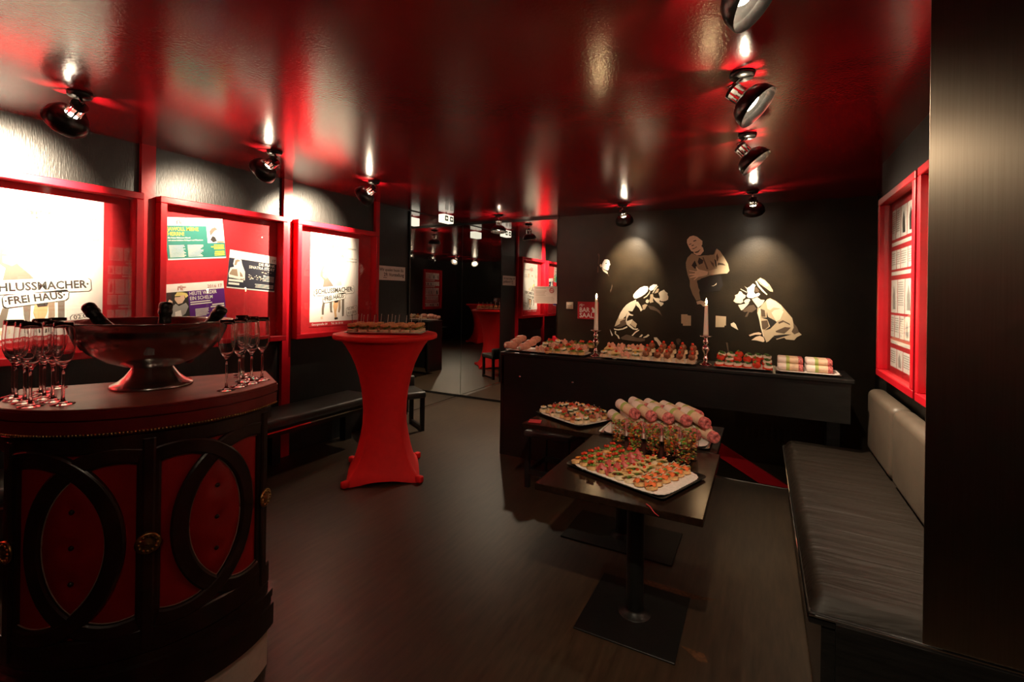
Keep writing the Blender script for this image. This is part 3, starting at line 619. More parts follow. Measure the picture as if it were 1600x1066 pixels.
flyer('purple show flyer with a waving jester low in the case', tilt(on_left(2.051, 1.391, .0095), 5.6), draw3)

# notice on the black pillar, and the paper stuck to the mirror
n1 = thing('wall_notice', 'white card with two lines of print on the black wall beside the mirror', 'notice', mtx=on_left(4.186, 1.709, .002))
mk(M_white).box(-.232, .232, -.081, .081, 0, .004).build('card', n1)
t = mk(pk('ink')); text_mb(t, 'Wir spielen heute die', 0.0, .022, h=.034, w=.40, align='C', z=.005, bold=.012); text_mb(t, '29. Vorstellung', .04, -.035, h=.038, w=.34, align='C', z=.005, bold=.02); t.rect(-.14, -.056, -.08, -.050, .005)
t.build('lettering', n1)
n2 = thing('paper_notice', 'translucent paper notice with a red no-smoking ring taped on the mirror', 'notice', mtx=on_end(-2.482, 1.482, .014))
mk(pm('thin_notice_paper', (0.55, 0.42, 0.36), .7, var=.05)).box(-.165, .165, -.112, .112, 0, .001).build('sheet', n2)
t = mk(pk('leg2')); lines(t, -.14, .01, .085, 1, .02, .008, .002, .1); lines(t, -.14, .02, .045, 4, .019, .007, .002, .2); lines(t, -.14, .13, -.03, 5, .016, .004, .002, .15); t.build('lettering', n2)
t = mk(pk('red')); t.tube([(.087 + .028 * math.cos(a), .058 + .028 * math.sin(a), .003) for a in [k * PI / 12 for k in range(24)]], .0035, 6, True); t.rect(.068, .054, .106, .062, .003); t.build('no_smoking_ring', n2)
sw = thing('light_switch', 'small cream light switch left of the red hall sign', 'switch', mtx=on_end(-2.146, 1.352, .001))
mk(M_switch).rbox(-.046, .046, -.044, .044, 0, .012, .004, 2).build('switch_plate', sw); mk(M_switch).rbox(-.03, .03, -.028, .028, .012, .017, .002, 1).build('rocker', sw)
t = mk(pk('leg2'))
for x in (-.018, 0, .018): t.rect(x - .006, -.004, x + .006, .004, .0176)
t.build('switch_marks', sw)
bs = thing('hall_sign', 'small red sign reading BAR SAAL with an arrow behind the candle', 'sign', mtx=on_end(-1.905, 1.296, .002))
mk(pm('red_sign_plate', (0.42, .012, .02), .4, var=.06)).rbox(-.135, .135, -.108, .108, 0, .006, .002, 1, False).build('sign_plate', bs)
t = mk(pk('pale')); text_mb(t, 'BAR', -.108, -.020, h=.056, w=.135, z=.0066, bold=.02); text_mb(t, 'SAAL', -.108, -.088, h=.056, w=.185, z=.0066, bold=.02)
logo(t, -.108, .045, .062, .0066)
t.poly([(.045, .03), (.062, .045), (.088, .015), (.104, .03), (.104, -.025), (.046, -.025), (.062, -.008)], .0066); t.build('lettering', bs)

# mural printed on the end wall: flat photographic figures
mu = thing('wall_mural', 'black and cream photo mural of embracing men in caps on the end wall', 'mural', mtx=on_end(0, 0, .002))
for nm, dat, lab in (('printed_kneeling_men', MURAL_KNEELING, 'two men in white caps bending forward'), ('printed_bald_man', MURAL_STANDING, 'bald man in a shirt with a hand on his chest'),
                     ('printed_embracing_men', MURAL_EMBRACE, 'man in a cap and jacket kissing another man'), ('printed_onlooker', MURAL_ONLOOKER, 'small dark-haired onlooker in profile')):
    o = art_mesh(MB(), dat, dz=.00012, z0=.0).build(nm, mu); o['label'] = lab
for lay in MURAL_MUGS: art_mesh(MB(), [lay], z0=.0).build('printed_mug' if lay[0] == 'mug' else 'printed_table_leg', mu)

# press clippings in the right-hand cases
def clippings(label, mtx, seed, w=.74, h=1.06):
    rnd = random.Random(seed)
    p = thing('press_clippings', label, 'clippings board', mtx=mtx, group='press clipping boards')
    mk(pk('red')).box(-w / 2, w / 2, -h / 2, h / 2, 0, .001).build('board_sheet', p)
    y = h / 2 - .02; row = 0
    while y > -h / 2 + .06:
        rh = (.20, .05, .13, .045, .22, .15, .05, .14)[row % 8]; rh = min(rh, y + h / 2 - .01); x = -w / 2 + .015
        if rh < .06:
            t = mk(pk('pale')); lines(t, x, w / 2 - .02, y - rh + .014, 1, .02, .024, .0022, .35); t.build('caption', p)
        else:
            while x < w / 2 - .05:
                cw = min(rnd.uniform(.07, .17), w / 2 - .01 - x); c = MB().mat(M_white); c.rect(x, y - rh, x + cw, y - .008, .0018)
                if rnd.random() < .5:
                    c.mat(pk('ink' if rnd.random() < .5 else 'grey2')); c.poly([(x + cw * .3, y - rh * .9), (x + cw * .25, y - rh * .5), (x + cw * .45, y - rh * .2), (x + cw * .65, y - rh * .45), (x + cw * .75, y - rh * .9)], .0024)
                else:
                    c.mat(pk('grey2')); lines(c, x + .008, x + cw - .008, y - .03, max(1, int(rh / .016) - 2), .014, .005, .0024, .2)
                c.build('clipping', p); x += cw + .012
        y -= rh + .008; row += 1
    return p
clippings('sheet of white press clippings and photos in the fully visible right case', on_right(3.60, 1.575, .0095), 3)
clippings('press clippings partly hidden behind the brushed metal cladding', on_right(2.68, 1.575, .0095), 5)

clippings('unseen press clippings added on the near right wall to reflect in the metal pillar', on_near(-.35, 1.575, .0095), 8)  # unseen white sheets, added to give the pillar a pale reflection
# exit sign near the left mirror
ex = thing('exit_sign', 'lit white exit sign box with green arrows under the ceiling by the mirror', 'sign', (-3.515, 4.85, 2.37))
mk(M_exit).rbox(-.045, .045, -.10, .10, 0, .10, .004, 1, False).build('lit_box', ex)
for y0 in (-.085, .02):
    g = mk(M_green).box(.0455, .047, y0, y0 + .066, .018, .082); o = g.build('pictogram', ex)
    a = MB().mat(M_exit); ym = y0 + .033; a.add([(.048, ym - .022, .05), (.048, ym, .07), (.048, ym, .058), (.048, ym + .02, .058), (.048, ym + .02, .042), (.048, ym, .042), (.048, ym, .03)], [(0, 6, 2 - 1), (2, 5, 4, 3)]); a.build('arrow', o)
mk(M_blackw).cyl(.008, .10, .122, 8).build('hanger', ex)
# ------------------------------------------------------------------ ceiling spot lamps
_lamp = {}
def lamp_meshes():
    m = mk(M_shade).lathe([(.097, -.137), (.0985, -.135), (.092, -.10), (.077, -.074), (.052, -.058), (.037, -.054)], 32); _lamp['shade'] = m.mesh('shade')
    m = mk(M_reflector).lathe([(.036, -.056), (.050, -.0605), (.074, -.0765), (.080, -.086), (.081, -.087), (.0885, -.102), (.0895, -.103), (.0955, -.137), (.097, -.137)], 32); _lamp['reflector'] = m.mesh('reflector')
    m = mk(M_chrome)
    for k in range(9):
        a = 2 * PI * k / 9; c, s = math.cos(a), math.sin(a)
        vs = []
        for rr, w in ((.034, .0042), (.0375, .0042)):
            for sg in (-1, 1): vs.append((rr * c - sg * w * s, rr * s + sg * w * c))
        m.add([(x, y, z) for z in (-.056, -.002) for x, y in vs], [(0, 1, 5, 4), (2, 6, 7, 3), (0, 4, 6, 2), (1, 3, 7, 5)])
    _lamp['vent_ring'] = m.mesh('vent_ring')
    m = mk(M_shade).cyl(.038, -.003, .010, 24).lathe([(.012, .010), (.012, .02)], 12); _lamp['cap'] = m.mesh('cap')
    m = mk(M_bulb).lathe([(.001, -.076), (.020, -.077), (.038, -.086), (.042, -.094), (.036, -.103), (.018, -.109), (.001, -.111)], 20); _lamp['bulb'] = m.mesh('bulb')
    m = mk(M_chrome).cyl(.008, -.076, -.072, 12); _lamp['bulb_neck'] = m.mesh('bulb_neck')
    m = mk(M_shade).lathe([(.001, -.022), (.045, -.022), (.052, -.012), (.052, 0), (.001, 0)], 24); _lamp['ceiling_rose'] = m.mesh('ceiling_rose')
lamp_meshes()
def spot_lamp(label, x, y, d, power, glow=GLOW, size=98, blend=.35):
    t = thing('ceiling_spotlight', label, 'lamp', (x, y, ZC), 0, 'black ceiling spotlights')
    d = Vector(d).normalized()
    link('ceiling_rose', _lamp['ceiling_rose'], t)
    sx = (-.055 if d.x > .3 else .03 if d.x < -.3 else 0); j = Vector((sx, 0, -.055))
    mk(M_chrome).tube([(0, 0, -.02), j, j + d * .012], .008, 8).build('arm', t)
    q = (-d).to_track_quat('Z', 'X'); base = j + d * .03
    mt = Matrix.Translation(base) @ q.to_matrix().to_4x4()
    head = link('head_cap', _lamp['cap'], t); head.matrix_local = mt
    for nm in ('shade', 'vent_ring', 'bulb'):
        o = link(nm, _lamp[nm], t); o.matrix_local = mt
        if nm == 'shade': link('reflector', _lamp['reflector'], o)
        if nm == 'bulb': link('bulb_neck', _lamp['bulb_neck'], o)
    L1 = bpy.data.lights.new('lamp_beam', 'SPOT'); L1.energy = power; L1.color = WARM; L1.spot_size = R(size); L1.spot_blend = blend; L1.shadow_soft_size = .02
    o = bpy.data.objects.new('lamp_beam', L1); COL.objects.link(o); o.parent = t; o.matrix_local = mt @ Matrix.Translation((0, 0, -.116))
    L2 = bpy.data.lights.new('lamp_vent_light', 'POINT'); L2.energy = glow; L2.color = WARM; L2.shadow_soft_size = .006
    o = bpy.data.objects.new('lamp_vent_light', L2); COL.objects.link(o); o.parent = t; o.matrix_local = mt @ Matrix.Translation((0, 0, -.062))
    return t
for lab, y in (('black ceiling spotlight above the big poster at the left edge', 1.09), ('black ceiling spotlight above the case of three flyers', 2.18), ('black ceiling spotlight above the poster behind the high table', 3.16), ('black ceiling spotlight behind the camera above the left wall', .06)):
    spot_lamp(lab, -3.09, y, (-.85, -.12, -.50), SPOT_LEFT * (.2 if y == 2.18 else 1), size=86, blend=1.0)
for lab, y in (('black ceiling spotlight cut off by the top of the picture', 1.47), ('large tilted ceiling spotlight with its silver reflector visible', 2.32), ('tilted ceiling spotlight with a glaring white opening', 3.21), ('black ceiling spotlight behind the camera in the right row', .42), ('hindmost ceiling spotlight of the right row behind the camera', -.53)):
    d_, k_, s_ = {.42: ((-.06, .75, -.66), 1.6, 98), 3.21: ((.62, -.02, -.74), 4.2, 96), 2.32: ((.70, -.08, -.66), 2.2, 88), -.53: ((-.55, .58, -.62), .12, 90)}.get(y, ((.74, -.08, -.64), 1.0, 82))
    spot_lamp(lab, -.085, y, d_, SPOT_RIGHT * k_, size=s_, blend=1.0)
spot_lamp('black ceiling spotlight over the right half of the mural', -.08, 4.95, (.06, .66, -.72), SPOT_MURAL, size=64, blend=1.0)
spot_lamp('black ceiling spotlight over the left half of the mural', -1.35, 5.12, (-.03, .66, -.72), SPOT_MURAL, size=64, blend=1.0)
spot_lamp('black ceiling spotlight in the corner between the two mirrors', -2.95, 5.2, (.05, -.12, -1), SPOT_MIRROR, size=108, blend=1.0)

# ------------------------------------------------------------------ high table with red stretch cover
def high_table(label, loc, rz):
    t = thing('high_table', label, 'table', loc, rz, 'red covered standing tables')
    prof = [(0.035, .400, .98), (.0, .405, .98), (.035, .395, .97), (.07, .350, .85), (.12, .300, .62), (.18, .258, .42), (.24, .228, .26), (.32, .200, .12), (.41, .180, .04), (.5, .174, 0), (.6, .178, 0), (.7, .190, 0), (.8, .210, 0), (.9, .240, 0), (.98, .275, 0), (1.05, .315, 0), (1.10, .350, 0), (1.115, .365, 0)]
    n = 96; vs = []; fs = []
    rings = []
    for z, r, sq in prof[1:]:
        ring_ = []
        for k in range(n):
            a = 2 * PI * k / n; c = abs(math.cos(2 * a))        # 1 at feet (0, 90 ..), 0 between
            low = min(1.0, .69 / max(abs(math.cos(a - PI / 4)), abs(math.sin(a - PI / 4))) + .0)
            rr = r * (1 - sq + sq * low)
            zz = z
            if z < .05: zz = z + .028 * (1 - c ** 4) * sq        # hem lifts between the feet
            elif z < .2: zz = z + .016 * (1 - c ** 4) * sq * (.2 - z) / .15
            ring_.append((rr * math.cos(a), rr * math.sin(a), zz))
        rings.append(ring_)
    for rg in rings: vs += rg
    for i in range(len(rings) - 1):
        for k in range(n): fs.append((i * n + k, i * n + (k + 1) % n, (i + 1) * n + (k + 1) % n, (i + 1) * n + k))
    mk(M_stretch).add(vs, fs, True).build('stretch_cover', t)
    mk(M_stretch).lathe([(.36, 1.112), (.40, 1.110), (.418, 1.118), (.42, 1.14), (.414, 1.152), (.40, 1.155), (.001, 1.155)], 64).build('covered_top', t)
    for k in range(4):
        a = PI / 2 * k; o = mk(M_stretch).rbox(-.03, .03, -.024, .024, 0, .055, .014, 2).build('foot_pocket', t); o.location = (.392 * math.cos(a), .392 * math.sin(a), 0); o.rotation_euler = (0, 0, a)
    return t
HT = (-2.745, 2.97)
high_table('red stretch-covered standing table carrying the sandwich platter', (HT[0], HT[1], 0), R(-4))
high_table('red stretch-covered standing table behind the camera seen in the mirrors', (-.12, -.80, 0), R(20))

# ------------------------------------------------------------------ benches and seats
lb = thing('wall_bench', 'long low black upholstered bench along the left wall', 'bench', (XL, 0, 0))
mk(M_lea).rbox(.04, .45, -1.2, 3.52, .40, .48, .03, 3).build('seat', lb)
mk(M_blackw).box(.04, .43, -1.2, 3.51, .34, .40).build('seat_rail', lb)
mk(M_chrome).box(.43, .437, -1.2, 3.51, .372, .384).build('trim_strip', lb)
for y in (-1.1, .3, 1.5, 2.6, 3.40): mk(M_blackw).box(.06, .14, y, y + .08, 0, .34).build('leg', lb)
ch = thing('low_chair', 'low black chair with padded seat half hidden by the red high table', 'chair', (-3.46, 4.0, 0), R(-31))
mk(M_lea).rbox(-.20, .21, -.21, .21, .35, .425, .025, 3).build('seat', ch)
for sx in (-.185, .165):
    for sy in (-.19, .15): mk(M_blackw).box(sx, sx + .04, sy, sy + .04, 0, .36).build('leg', ch)
for sy in (-.185, .16): mk(M_blackw).box(-.15, .17, sy, sy + .03, .015, .045).build('stretcher', ch)
mk(M_lea).rbox(-.22, -.16, -.21, .21, .40, .54, .022, 3).build('backrest', ch)

rb = thing('banquette', 'dark upholstered bench with a wrinkled seat along the right wall', 'bench', (0, 0, 0))
mb = MB().mat(M_bench)
nx, ny = 10, 60; x0, x1, y0, y1 = .165, .70, 1.962, 4.06
vs = []; fs = []
def seat_z(i, j):
    u = i / nx; v = j / ny
    e = min(1, u / .1) ; e2 = min(1, v / .03, (1 - v) / .03)
    wr = .0035 * math.sin(v * 118 + 2.5 * math.sin(u * 3 + v * 9)) * (1 - u) ** .7 + .002 * math.sin(v * 61 + u * 4)
    return .395 + .06 * math.sqrt(max(0, 1 - (1 - e) ** 2)) * math.sqrt(max(0, 1 - (1 - e2) ** 2)) + (wr if 0 < j < ny and i > 0 else 0)
for j in range(ny + 1):
    for i in range(nx + 1): vs.append((x0 + (x1 - x0) * (i / nx) ** 1.3, y0 + (y1 - y0) * j / ny, seat_z(i, j)))
for j in range(ny):
    for i in range(nx): a = j * (nx + 1) + i; fs.append((a, a + 1, a + nx + 2, a + nx + 1))
mb.add(vs, fs, True)
ssf = mb.build('seat', rb); mod = ssf.modifiers.new('sub', 'SUBSURF'); mod.levels = 1; mod.render_levels = 1
mk(M_blackw).box(.20, XR - .002, 1.96, 4.05, 0, .36).build('bench_box', rb)
mk(M_blackw).rbox(.160, XR - .002, 1.95, 4.065, .36, .398, .008, 2, False).build('seat_board', rb)
mk(M_chrome).box(.162, 1.34, 1.943, 1.947, .390, .396).build('trim_strip', rb)
mk(M_chrome).box(.156, .159, 1.93, 4.06, .384, .391).build('trim_strip', rb)
mk(M_blackw).box(.24, 1.345, 1.935, 1.955, 0, .388).build('end_panel', rb)
for i, (a, c) in enumerate(((3.36, 4.02), (2.68, 3.33), (2.12, 2.65))):
    bk = MB().mat(M_cushion).rbox(.655, .765, a, c, .46, .885, .045, 5); o = bk.build('back_cushion', rb)
# brushed metal cladding on the pillar at the bench end
pc = thing('metal_pillar', 'pillar clad in dark brushed metal at the right edge', 'pillar', (.47, 1.948, 0))
mk(M_blackw).box(.03, .88, .004, .095, .0 + .46, ZC).build('pillar_core', pc)
mk(M_brushed).box(.0, .88, .0, .003, .40, ZC).build('metal_sheet', pc)
mk(M_brushed).box(.003, .03, .003, .006, .46, ZC).build('edge_fold', pc)

# ------------------------------------------------------------------ serving counter in front of the stairwell
sc_ = thing('serving_counter', 'long black serving counter below the mural', 'counter', (0, 3.84, 0))
mk(M_blackw).rbox(-2.135, .56, -.015, .44, .925, .955, .006, 2, False).build('counter_top', sc_)
mk(M_blackw).box(-2.12, .54, .0, .03, .655, .925).build('apron_panel', sc_)
mk(M_blackw).box(-2.12, -.75, .004, .034, .0, .655).build('front_panel', sc_)
mk(M_blackw).box(-2.135, -2.105, .0, .425, .0, .925).build('end_panel', sc_)
mk(M_blackw).box(.44, .52, .30, .42, .0, .925).build('support_post', sc_)
for x in (-1.93, -1.42): o = mk(M_chrome).ball((x, -.012, .74), .011, 10).build('knob', sc_)
ra = thing('wall_radiator', 'dim dark ribbed radiator low on the wall under the counter', 'radiator', (-.2, YE - .1, .36))
for k in range(14): mk(M_iron).rbox(k * .05, k * .05 + .034, .0, .08, .0, .30, .012, 2).build('fin', ra)
mk(M_iron).box(-.01, .70, .03, .05, .02, .05).build('rail', ra); mk(M_iron).box(-.01, .70, .03, .05, .25, .28).build('rail', ra)
mk(M_iron).cyl(.012, -.0, .06, 10, c=(-.06, .04, .24)).build('valve', ra)

# ------------------------------------------------------------------ bistro tables
TZ = .66
def bistro(label, x0, x1, y0, y1, bx, by, bw, bd):
    t = thing('bistro_table', label, 'table', (bx, by, 0))
    top = mk(M_table).rbox(x0 - bx, x1 - bx, y0 - by, y1 - by, TZ - .03, TZ, .003, 2, False).build('table_top', t)
    mk(M_iron).rbox(-bw / 2, bw / 2, -bd / 2, bd / 2, 0, .008, .002, 1, False).build('base_plate', t)
    mk(M_iron).cyl(.04, .008, TZ - .04, 24).build('column', t)
    mk(M_iron).lathe([(.075, .008), (.07, .012), (.045, .02), (.041, .03)], 24).build('weld_collar', t)
    mk(M_iron).box(-.18, .18, -.18, .18, TZ - .04, TZ - .03).build('mount_plate', t)
bistro('small dark bistro table in front, carrying the nearest canape platter', -.876, -.18, 1.90, 2.728, -.507, 2.24, .436, .472)
bistro('dark bistro table set crosswise behind, carrying wraps and a platter', -1.355, -.195, 2.733, 3.30, -.745, 2.92, .66, .40)
sb = thing('black_stool', 'black lacquered stool pushed under the rear bistro table', 'stool', (-1.42, 3.46, 0))
mk(M_lea).rbox(-.19, .19, -.19, .19, .39, .44, .015, 3).build('seat', sb)
for sx in (-.18, .145):
    for sy in (-.18, .145): mk(M_blackw).box(sx, sx + .035, sy, sy + .035, 0, .39).build('leg', sb)
for sy in (-.175, .15): mk(M_blackw).box(-.15, .15, sy, sy + .022, .10, .14).build('stretcher', sb)
for sx in (-.175, .15): mk(M_blackw).box(sx, sx + .022, -.15, .15, .10, .14).build('stretcher', sb)

# ------------------------------------------------------------------ half-round antique bar cabinet
bc = thing('bar_cabinet', 'antique half-round bar with red buttoned panels and interlaced wooden ovals', 'bar cabinet', (-2.12, .999, 0), R(62.7))
RB, PHM = .435, R(57)
def half_round(r, yb=0.05, phm=PHM, n=36):
    pts = [(r * math.sin(-phm + 2 * phm * k / n), -r * math.cos(-phm + 2 * phm * k / n)) for k in range(n + 1)]
    return pts + [(r * math.sin(phm), yb), (-r * math.sin(phm), yb)]
mk(M_paperback).prism(half_round(RB + .012), 0, .165).build('plinth', bc)
m = mk(M_carve)
for r, z0, z1 in ((RB + .035, .165, .25), (RB + .025, .25, .275), (RB + .03, .275, .305), (RB + .012, .305, .33)): m.prism(half_round(r), z0, z1)
m.build('base_moulding', bc)
mk(M_redlea).prism(half_round(RB), .33, 1.04).build('body', bc)
m = mk(M_mould)
TZC = 1.13
for r, z0, z1 in ((RB + .015, 1.04, 1.055), (RB + .036, 1.055, 1.092), (RB + .030, 1.092, 1.098), (RB + .040, 1.098, TZC - .008), (RB + .036, TZC - .008, TZC - .002)): m.prism(half_round(r), z0, z1)
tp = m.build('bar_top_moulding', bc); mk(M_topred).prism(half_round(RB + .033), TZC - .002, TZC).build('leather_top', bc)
nl = mk(M_brass)
for k in range(96):
    a = -PHM + 2 * PHM * k / 95; nl.ball(((RB + .033) * math.sin(a), -(RB + .033) * math.cos(a), 1.051), .005, 6)
o = nl.build('nail_trim', tp); o['kind'] = 'stuff'
def on_curve(u, z, r, pc_): a = pc_ + u / RB; return (r * math.sin(a), -r * math.cos(a), z)
def ribbon(mb, path, w, r0, r1, pc_, bev=.004):
    vs = []; fs = []; N = len(path)
    for i, (u, z) in enumerate(path):
        a = path[max(0, i - 1)]; c = path[min(N - 1, i + 1)]; t = Vector((c[0] - a[0], c[1] - a[1])); t.normalize(); nn = Vector((-t.y, t.x))
        for k, rr in ((-w / 2, r0), (-w / 2, r1 - bev), (-w / 2 + bev * 1.5, r1), (w / 2 - bev * 1.5, r1), (w / 2, r1 - bev), (w / 2, r0)): vs.append(on_curve(u + nn.x * k, z + nn.y * k, rr, pc_))
    for i in range(N - 1):
        for k in range(5): fs.append((i * 6 + k, i * 6 + k + 1, (i + 1) * 6 + k + 1, (i + 1) * 6 + k))
    fs.append((0, 5, 4, 3, 2, 1)); fs.append(tuple((N - 1) * 6 + k for k in range(6)))
    return mb.add(vs, fs, False)
for z0, z1 in ((.985, 1.04), (.33, .415)):
    m = mk(M_carve)
    ribbon(m, [((-PHM + 2 * PHM * k / 40) * RB, (z0 + z1) / 2) for k in range(41)], z1 - z0, RB - .005, RB + .014, 0); m.build('rail', bc)
for a in (-51, 0, 51):
    m = mk(M_carve); ribbon(m, [(0, .33 + .71 * k / 8) for k in range(9)], .062, RB - .005, RB + .012, R(a)); ribbon(m, [(0, .35 + .67 * k / 8) for k in range(9)], .034, RB, RB + .020, R(a)); st_ = m.build('stile', bc)
    pa = on_curve(0, .687, RB + .020, R(a)); mt = Matrix.Translation(pa) @ Matrix.Rotation(R(a), 4, 'Z') @ Matrix.Rotation(R(90), 4, 'X')
    m = mk(M_brass).lathe([(.034, 0), (.035, .004), (.03, .007), (.022, .005), (.014, .009), (.006, .010), (.001, .012)], 24, mtx=mt)
    for k in range(12): q = 2 * PI * k / 12; m.ball(mt @ Vector((.024 * math.cos(q), .024 * math.sin(q), .006)), .0048, 6)
    m.build('rosette', st_)
EA, EB, EO, EZ = .225, .275, .112, .70
for a in (-25.5, 25.5):
    m = mk(M_carve); e = mk(M_edge)
    for sg in (-1, 1):
        seg = []
        for k in range(121):
            q = 2 * PI * k / 120; u = sg * EO + EA * math.cos(q); z = EZ + EB * math.sin(q)
            if abs(u) <= .178: seg.append((u, z))
            else:
                if len(seg) > 2: ribbon(m, seg, .05, RB - .004, RB + (.017 if sg < 0 else .015), R(a)); e.tube([on_curve(sg * EO + (p[0] - sg * EO) * .878, EZ + (p[1] - EZ) * .90, RB + .004, R(a)) for p in seg], .0022, 5)
                seg = []
        if len(seg) > 2: ribbon(m, seg, .05, RB - .004, RB + (.017 if sg < 0 else .015), R(a)); e.tube([on_curve(sg * EO + (p[0] - sg * EO) * .878, EZ + (p[1] - EZ) * .90, RB + .004, R(a)) for p in seg], .0022, 5)
    ov = m.build('interlaced_ovals', bc); e.build('worn_edge_bead', ov)
    # padded pointed oval with three buttons
    vs = []; fs = []; nu, nv = 14, 24; hz = EB * .80
    for j in range(nv + 1):
        z = -hz + 2 * hz * j / nv; hw = max(0.002, EA * .90 * math.sqrt(max(0, 1 - (z / (EB * .92)) ** 2)) - EO)
        for i in range(nu + 1):
            s_ = -1 + 2 * i / nu; u = hw * s_; h = .012 * (1 - s_ * s_) * (1 - (z / hz) ** 4)
            for bz in (-.11, 0, .11): h -= .011 * math.exp(-((u / .022) ** 2 + ((z - bz) / .022) ** 2))
            vs.append(on_curve(u, EZ + z, RB + .001 + h, R(a)))
    for j in range(nv):
        for i in range(nu): q = j * (nu + 1) + i; fs.append((q, q + 1, q + nu + 2, q + nu + 1))
    pad = mk(M_redlea).add(vs, fs, True).build('buttoned_pad', bc)
    for bz in (-.11, 0, .11): mk(M_carve).ball(on_curve(0, EZ + bz, RB + .004, R(a)), .008, 10).build('button', pad)

# champagne bowl with three bottles
BW = (-2.035, .945)
bo = thing('champagne_bowl', 'large polished steel footed bowl on the red bar top', 'bowl', (BW[0], BW[1], TZC))
mk(M_steel).lathe([(.001, .0), (.128, .0), (.130, .004), (.126, .012), (.105, .022), (.085, .040), (.066, .068), (.062, .075)], 48).build('foot', bo)
outer = [(.001, .072), (.062, .074), (.10, .082), (.15, .104), (.19, .135), (.22, .172), (.238, .21), (.246, .238), (.262, .243), (.266, .246), (.262, .249), (.243, .246)]
mk(M_steel).lathe(outer + [(.234, .212), (.216, .175), (.186, .139), (.147, .108), (.098, .087), (.001, .079)], 64).build('bowl', bo)
ic = mk(M_ice); rnd = random.Random(4)
for k in range(150):
    q = rnd.random() * 2 * PI; rr = .205 * math.sqrt(rnd.random()); zc = .150 + rnd.random() * .035; s_ = .011
    mt = Matrix.Translation((rr * math.cos(q), rr * math.sin(q), zc)) @ Matrix.Rotation(rnd.random() * 3, 4, Vector((rnd.random(), rnd.random(), rnd.random() + .1)).normalized())
    ic.add([mt @ Vector((x, y, z)) for x, y, z in ((-s_, -s_, -s_), (s_, -s_, -s_), (s_, s_, -s_), (-s_, s_, -s_), (-s_, -s_, s_), (s_, -s_, s_), (s_, s_, s_), (-s_, s_, s_))], [(3, 2, 1, 0), (4, 5, 6, 7), (0, 1, 5, 4), (1, 2, 6, 5), (2, 3, 7, 6), (3, 0, 4, 7)])
o = ic.build('ice_cubes'); o.location = (BW[0], BW[1], TZC); o['kind'] = 'stuff'; tag(o, 'heap of ice cubes inside the steel bowl', 'ice')
def bottle(label, off, d):
    t = thing('champagne_bottle', label, 'bottle', group='champagne bottles chilling in the bowl')
    q = Vector(d).normalized().to_track_quat('Z', 'X')
    t.matrix_world = Matrix.Translation((BW[0] + off[0], BW[1] + off[1], TZC + off[2])) @ q.to_matrix().to_4x4()
    mk(M_bottle).lathe([(.001, 0), (.034, 0), (.036, .004), (.036, .085), (.033, .11), (.026, .14), (.021, .165), (.020, .18)], 24).build('glass_body', t)
    mk(M_foil).lathe([(.022, .158), (.0205, .18), (.0200, .20), (.0235, .206), (.0235, .217), (.0215, .220), (.0230, .226), (.0225, .240), (.017, .248), (.001, .250)], 24).build('foil_neck', t)
ca, sa = math.cos(YAW), math.sin(YAW)       # the bottles lean left and right across the bowl
bottle('champagne bottle neck leaning left out of the steel bowl', (-.035, -.06, .115), (-.62 * ca, -.62 * sa, .72))
bottle('upright champagne bottle neck in the middle of the steel bowl', (.02, .02, .068), (.0, .05, 1))
bottle('champagne bottle neck leaning right out of the steel bowl', (.045, .085, .100), (.58 * ca, .58 * sa, .76))

# ------------------------------------------------------------------ flutes
def flute_mesh():
    o_ = [(.001, .0), (.030, .0), (.0305, .0015), (.029, .0025), (.012, .006), (.0052, .012), (.0042, .03), (.0040, .09), (.0048, .112), (.010, .122), (.019, .135), (.0255, .155), (.0280, .178), (.0275, .205), (.0250, .24), (.0240, .256)]
    i_ = [(.0234, .256), (.0243, .24), (.0268, .205), (.0272, .178), (.0246, .155), (.018, .137), (.008, .127), (.001, .125)]
    return o_, i_
fo, fi = flute_mesh()
FS = mk(M_glass).lathe(fo[:9] + [(.001, .1125)], 24).mesh('flute_stem')
FBm = mk(M_glass).lathe([(.001, .1125)] + fo[8:] + [(r + .0002, z) for r, z in fi], 36).mesh('flute_bowl')
def flute(label, x, y):
    t = thing('champagne_flute', label, 'glass', (x, y, TZC + .0005), random.random() * 6, 'empty champagne flutes on the bar')
    link('bowl', FBm, t); link('stem_and_foot', FS, t)
GL = [(-1.978, .590), (-2.055, .600), (-2.125, .600), (-2.195, .612), (-1.935, .652), (-2.010, .652), (-2.085, .655), (-2.155, .668), (-2.222, .690), (-2.262, .745)]
GR = [(-1.72, 1.035), (-1.748, 1.10), (-1.768, 1.162), (-1.80, 1.228), (-1.833, 1.170), (-1.868, 1.228), (-1.93, 1.225), (-1.985, 1.258)]
for side, gs in (('left', GL), ('right', GR)):
    order = sorted(range(len(gs)), key=lambda i: gs[i][0] * math.cos(YAW) + gs[i][1] * math.sin(YAW))
    for k, i in enumerate(order): flute('empty champagne flute, %s from the left in the cluster %s of the bowl' % (ORD[k], side), *gs[i])
